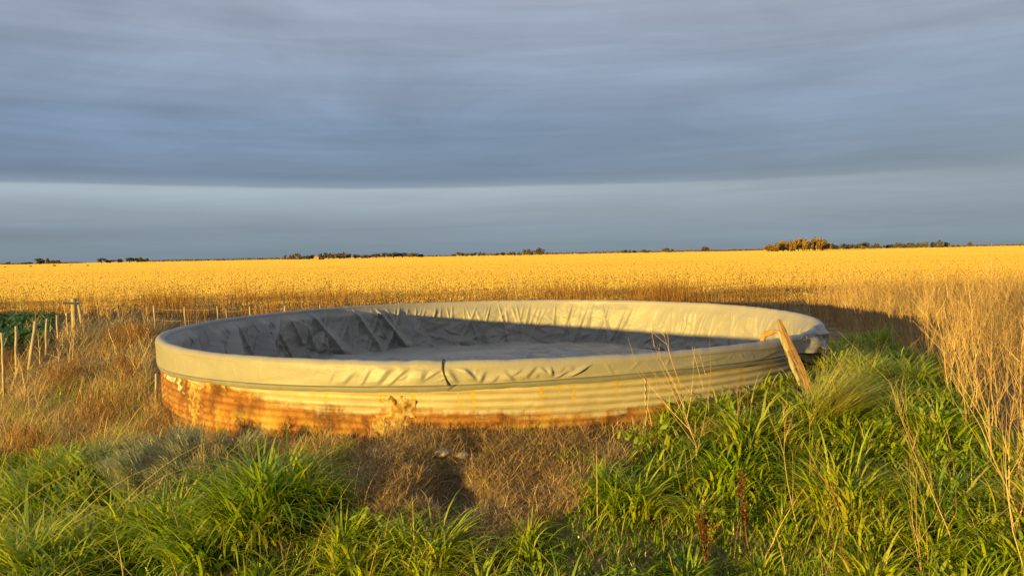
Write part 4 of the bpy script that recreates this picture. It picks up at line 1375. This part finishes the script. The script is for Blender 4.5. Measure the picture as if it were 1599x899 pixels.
tussock(1278, 668, 1000, .45, 1.05, .05, .75, M_YELLOWGREEN, 'yellow green tussock of fine arching blades right below the leaning plank')
tussock(505, 742, 90, .22, .5, 1.2, 1.5, M_YELLOWGREEN, 'thin upright yellowish tuft on top of the grass before the rusty wall', .008)
tussock(1180, 690, 260, .25, .5, -1.2, 1.3, M_GREEN, 'bright green tussock left of the leaning plank before the tank', .015)
tussock(965, 800, 300, .22, .46, -1.2, 1.4, M_GREEN, 'wide green tussock at the front right of the burrow', .016)
tussock(500, 790, 300, .22, .44, -1.2, 1.4, M_GREEN, 'green tussock rising at the left edge of the brown straw', .015)
tussock(340, 700, 110, .2, .45, -1.4, 1.0, M_STRAW, 'tuft of bent straw drooping over the grey green shrub', .006)

# single dry weeds one can point at
def dry_weed(px, py, H, nbr, label, lean=.1, thick=.006, spread=.5, mat=None, heads=0, target=None):
    p = at_g(px, py)
    z = float(gz(p[0], p[1]))
    global rng
    keep_rng = rng
    rng = np.random.default_rng(int(px * 7 + py))
    V, F, tt = weed_lines(np.zeros((1, 3)), np.array([H]), nbr, lean, spread=spread * .85, thick=thick * .66)
    if target is not None:                       # lean towards a chosen direction
        V[:, 0] += V[:, 2] * target[0]; V[:, 1] += V[:, 2] * target[1]
    if heads:
        k = rng.integers(0, len(V), heads)
        k = k[V[k, 2] > H * .3]
        hb = V[k]; n = len(hb)
        V2, F2 = blades(hb, rng.uniform(.015, .04, n), rng.uniform(.008, .018, n), rng.uniform(0, 6.28, n), rng.uniform(0, 1.2, n), rng.uniform(.5, 1.6, n), 3)
        stem = empty('dock_plant', (p[0], p[1], z), label, 'dry weed', 'dry weeds one can pick out')
        build('stem', V, F, mat or M_STALK, stem, tint=tt)
        build('seed_heads', V2, F2, M_BROWN, stem, tint=rng.random(len(V2)))
        o = stem
    else:
        o = build('dry_weed', V, F, mat or M_STALK, tint=tt)
        o.location = (p[0], p[1], z)
        tag(o, label, 'dry weed', 'dry weeds one can pick out')
    rng = keep_rng
    return o


dry_weed(1088, 742, 1.35, 9, 'tall pale forked dry weed standing before the right half of the tank wall', .05, .010, .42, target=(-.22, .1))
dry_weed(1150, 700, .65, 7, 'brown twiggy dry weed beside the tall pale forked one', .15, .006, .5)
dry_weed(1100, 905, .5, 10, 'short brown dock with seed heads at the bottom edge', .05, .007, .2, M_BROWN, 1500)
dry_weed(1170, 862, .6, 7, 'brown dock with two plumes of seed heads in the green grass', .12, .006, .25, M_BROWN, 1300)
dry_weed(1248, 838, 1.1, 9, 'thin bare weed rising toward the foot of the leaning plank', .05, .0055, .3)
dry_weed(1262, 812, .95, 7, 'slender bare weed close behind the thin one below the plank', .12, .005, .35, target=(.1, .1))
dry_weed(1195, 868, .52, 4, 'slanting bare stick pointing up to the right in the grass', .05, .006, .4, target=(.62, .1))
dry_weed(1322, 905, .95, 9, 'brown branching dry weed below the yellow green tussock', .1, .0065, .5, target=(-.2, 0), mat=M_BROWN)
dry_weed(1375, 915, .95, 8, 'reddish brown bare weed with upward twigs near the lower right', .15, .005, .4, mat=M_BROWN)
dry_weed(1440, 925, 1.1, 8, 'wiry tan weed in front of the dark green leaves at lower right', .15, .005, .45, target=(-.1, .1))
dry_weed(1500, 880, 1.3, 9, 'leaning tan weed at the edge of the dense stand', .1, .006, .4, target=(-.3, .1))
dry_weed(1610, 850, 1.6, 12, 'thick pale dry weed at the right edge leaning left', .05, .010, .45, target=(-.32, .1))
dry_weed(1480, 640, 1.15, 10, 'large pale branching weed at the front of the stand beside green leaves', .05, .009, .5, target=(-.12, .1))
dry_weed(1395, 548, 1.0, 11, 'gold lit branching weed just right of the tank shadow', .05, .009, .5, target=(-.1, .1))
dry_weed(1345, 542, .85, 9, 'gold lit weed at the edge of the tank shadow', .05, .008, .5, target=(-.15, .1))
dry_weed(322, 775, .50, 6, 'upright pale twig standing in the grey green shrub', .04, .006, .35, target=(.04, .05))
dry_weed(362, 765, .45, 6, 'second pale twig right of the upright one in the shrub', .06, .006, .4, target=(-.2, .05))
dry_weed(225, 790, .42, 4, 'bent grey stick left of the grey green shrub', .1, .006, .6, target=(-.9, .2))
dry_weed(105, 765, .42, 5, 'bare forked stick in the green grass at far left', .1, .006, .6, target=(-.5, .1))
dry_weed(455, 825, .32, 4, 'short curved dry stick in the grass left of the burrow', .1, .006, .6, target=(-.6, 0))
dry_weed(135, 650, .45, 6, 'pale bent stalk on the dry grass left of the tank', .1, .007, .6, target=(.3, 0))
dry_weed(200, 590, .50, 7, 'leaning bundle of dry twigs beside the left end of the tank', .2, .007, .7, target=(-.6, .1))

# long curved straws lying over the grass at far left
n = 9
b = np.stack([rng.uniform(-3.5, -2.6, n), rng.uniform(4.4, 5.2, n), np.full(n, .15)], -1)
V, F = blades(b, rng.uniform(.6, 1.1, n), np.full(n, .008), rng.normal(.1, .25, n), rng.uniform(.7, 1.0, n), rng.uniform(1.6, 2.0, n), 8)
o = build('fallen_straws', V, F, M_STRAW, tint=np.repeat(rng.uniform(.5, 1, n), 18))
tag(o, 'long arched straws lying over the green grass at the left edge', 'dry grass', kind='stuff')

# an oat stalk nodding against the liner
p = at_g(1325, 592)
pts_ = [p, at_y(1305, 560, 9.3), at_y(1285, 543, 9.1), at_y(1265, 527, 9.0), at_y(1255, 522, 8.98)]
oat = empty('wild_oat', tuple(p), 'thin wild oat stalk nodding before the bunched liner at the right end', 'wild oat')
tube_obj('stem', [q - p for q in pts_], [.004, .0035, .003, .0025, .002], M_YELLOWGREEN if False else M_POST, oat, 5)
n = 26
ii = rng.uniform(1.6, 4, n)
bb_ = np.array([np.array(pts_[int(i)]) * (1 - i % 1) + np.array(pts_[min(int(i) + 1, 4)]) * (i % 1) for i in ii]) - p
V, F = blades(bb_, rng.uniform(.05, .11, n), rng.uniform(.008, .014, n), rng.uniform(0, 6.28, n), rng.uniform(1.6, 2.2, n), rng.uniform(2.6, 3.1, n), 4)
build('spikelets', V, F, M_STRAW, oat, tint=np.repeat(rng.uniform(.6, 1, n), 10))

# rubble by the burrow
for i, (px, py, s, lab) in enumerate([(690, 706, .075, 'grey lump of broken concrete at the foot of the tank wall'), (722, 712, .055, 'smaller concrete lump right of the larger one by the burrow'), (545, 702, .04, 'small pale stone at the foot of the rusty wall')]):
    p = at_g(px, py)
    r0 = np.random.default_rng(i)
    nu, nv = 16, 10
    A, B = np.meshgrid(np.arange(nu) * 2 * math.pi / nu, np.linspace(-math.pi / 2, math.pi / 2, nv), indexing='ij')
    X_, Y_, Z_ = np.cos(A) * np.cos(B), np.sin(A) * np.cos(B), np.sin(B)
    q = 1 + .5 * (fbm(X_ * 1.7 + i * 5, Y_ * 1.7 + Z_ * 2, 130 + i, 3) - .5)
    o = build('stone', np.stack([X_ * q * s * 1.3, Y_ * q * s, Z_ * q * s * .6], -1), grid_faces(nu, nv, True), M_STONE)
    o.location = (p[0], p[1], float(gz(p[0], p[1])) + s * .2)
    tag(o, lab, 'stone')
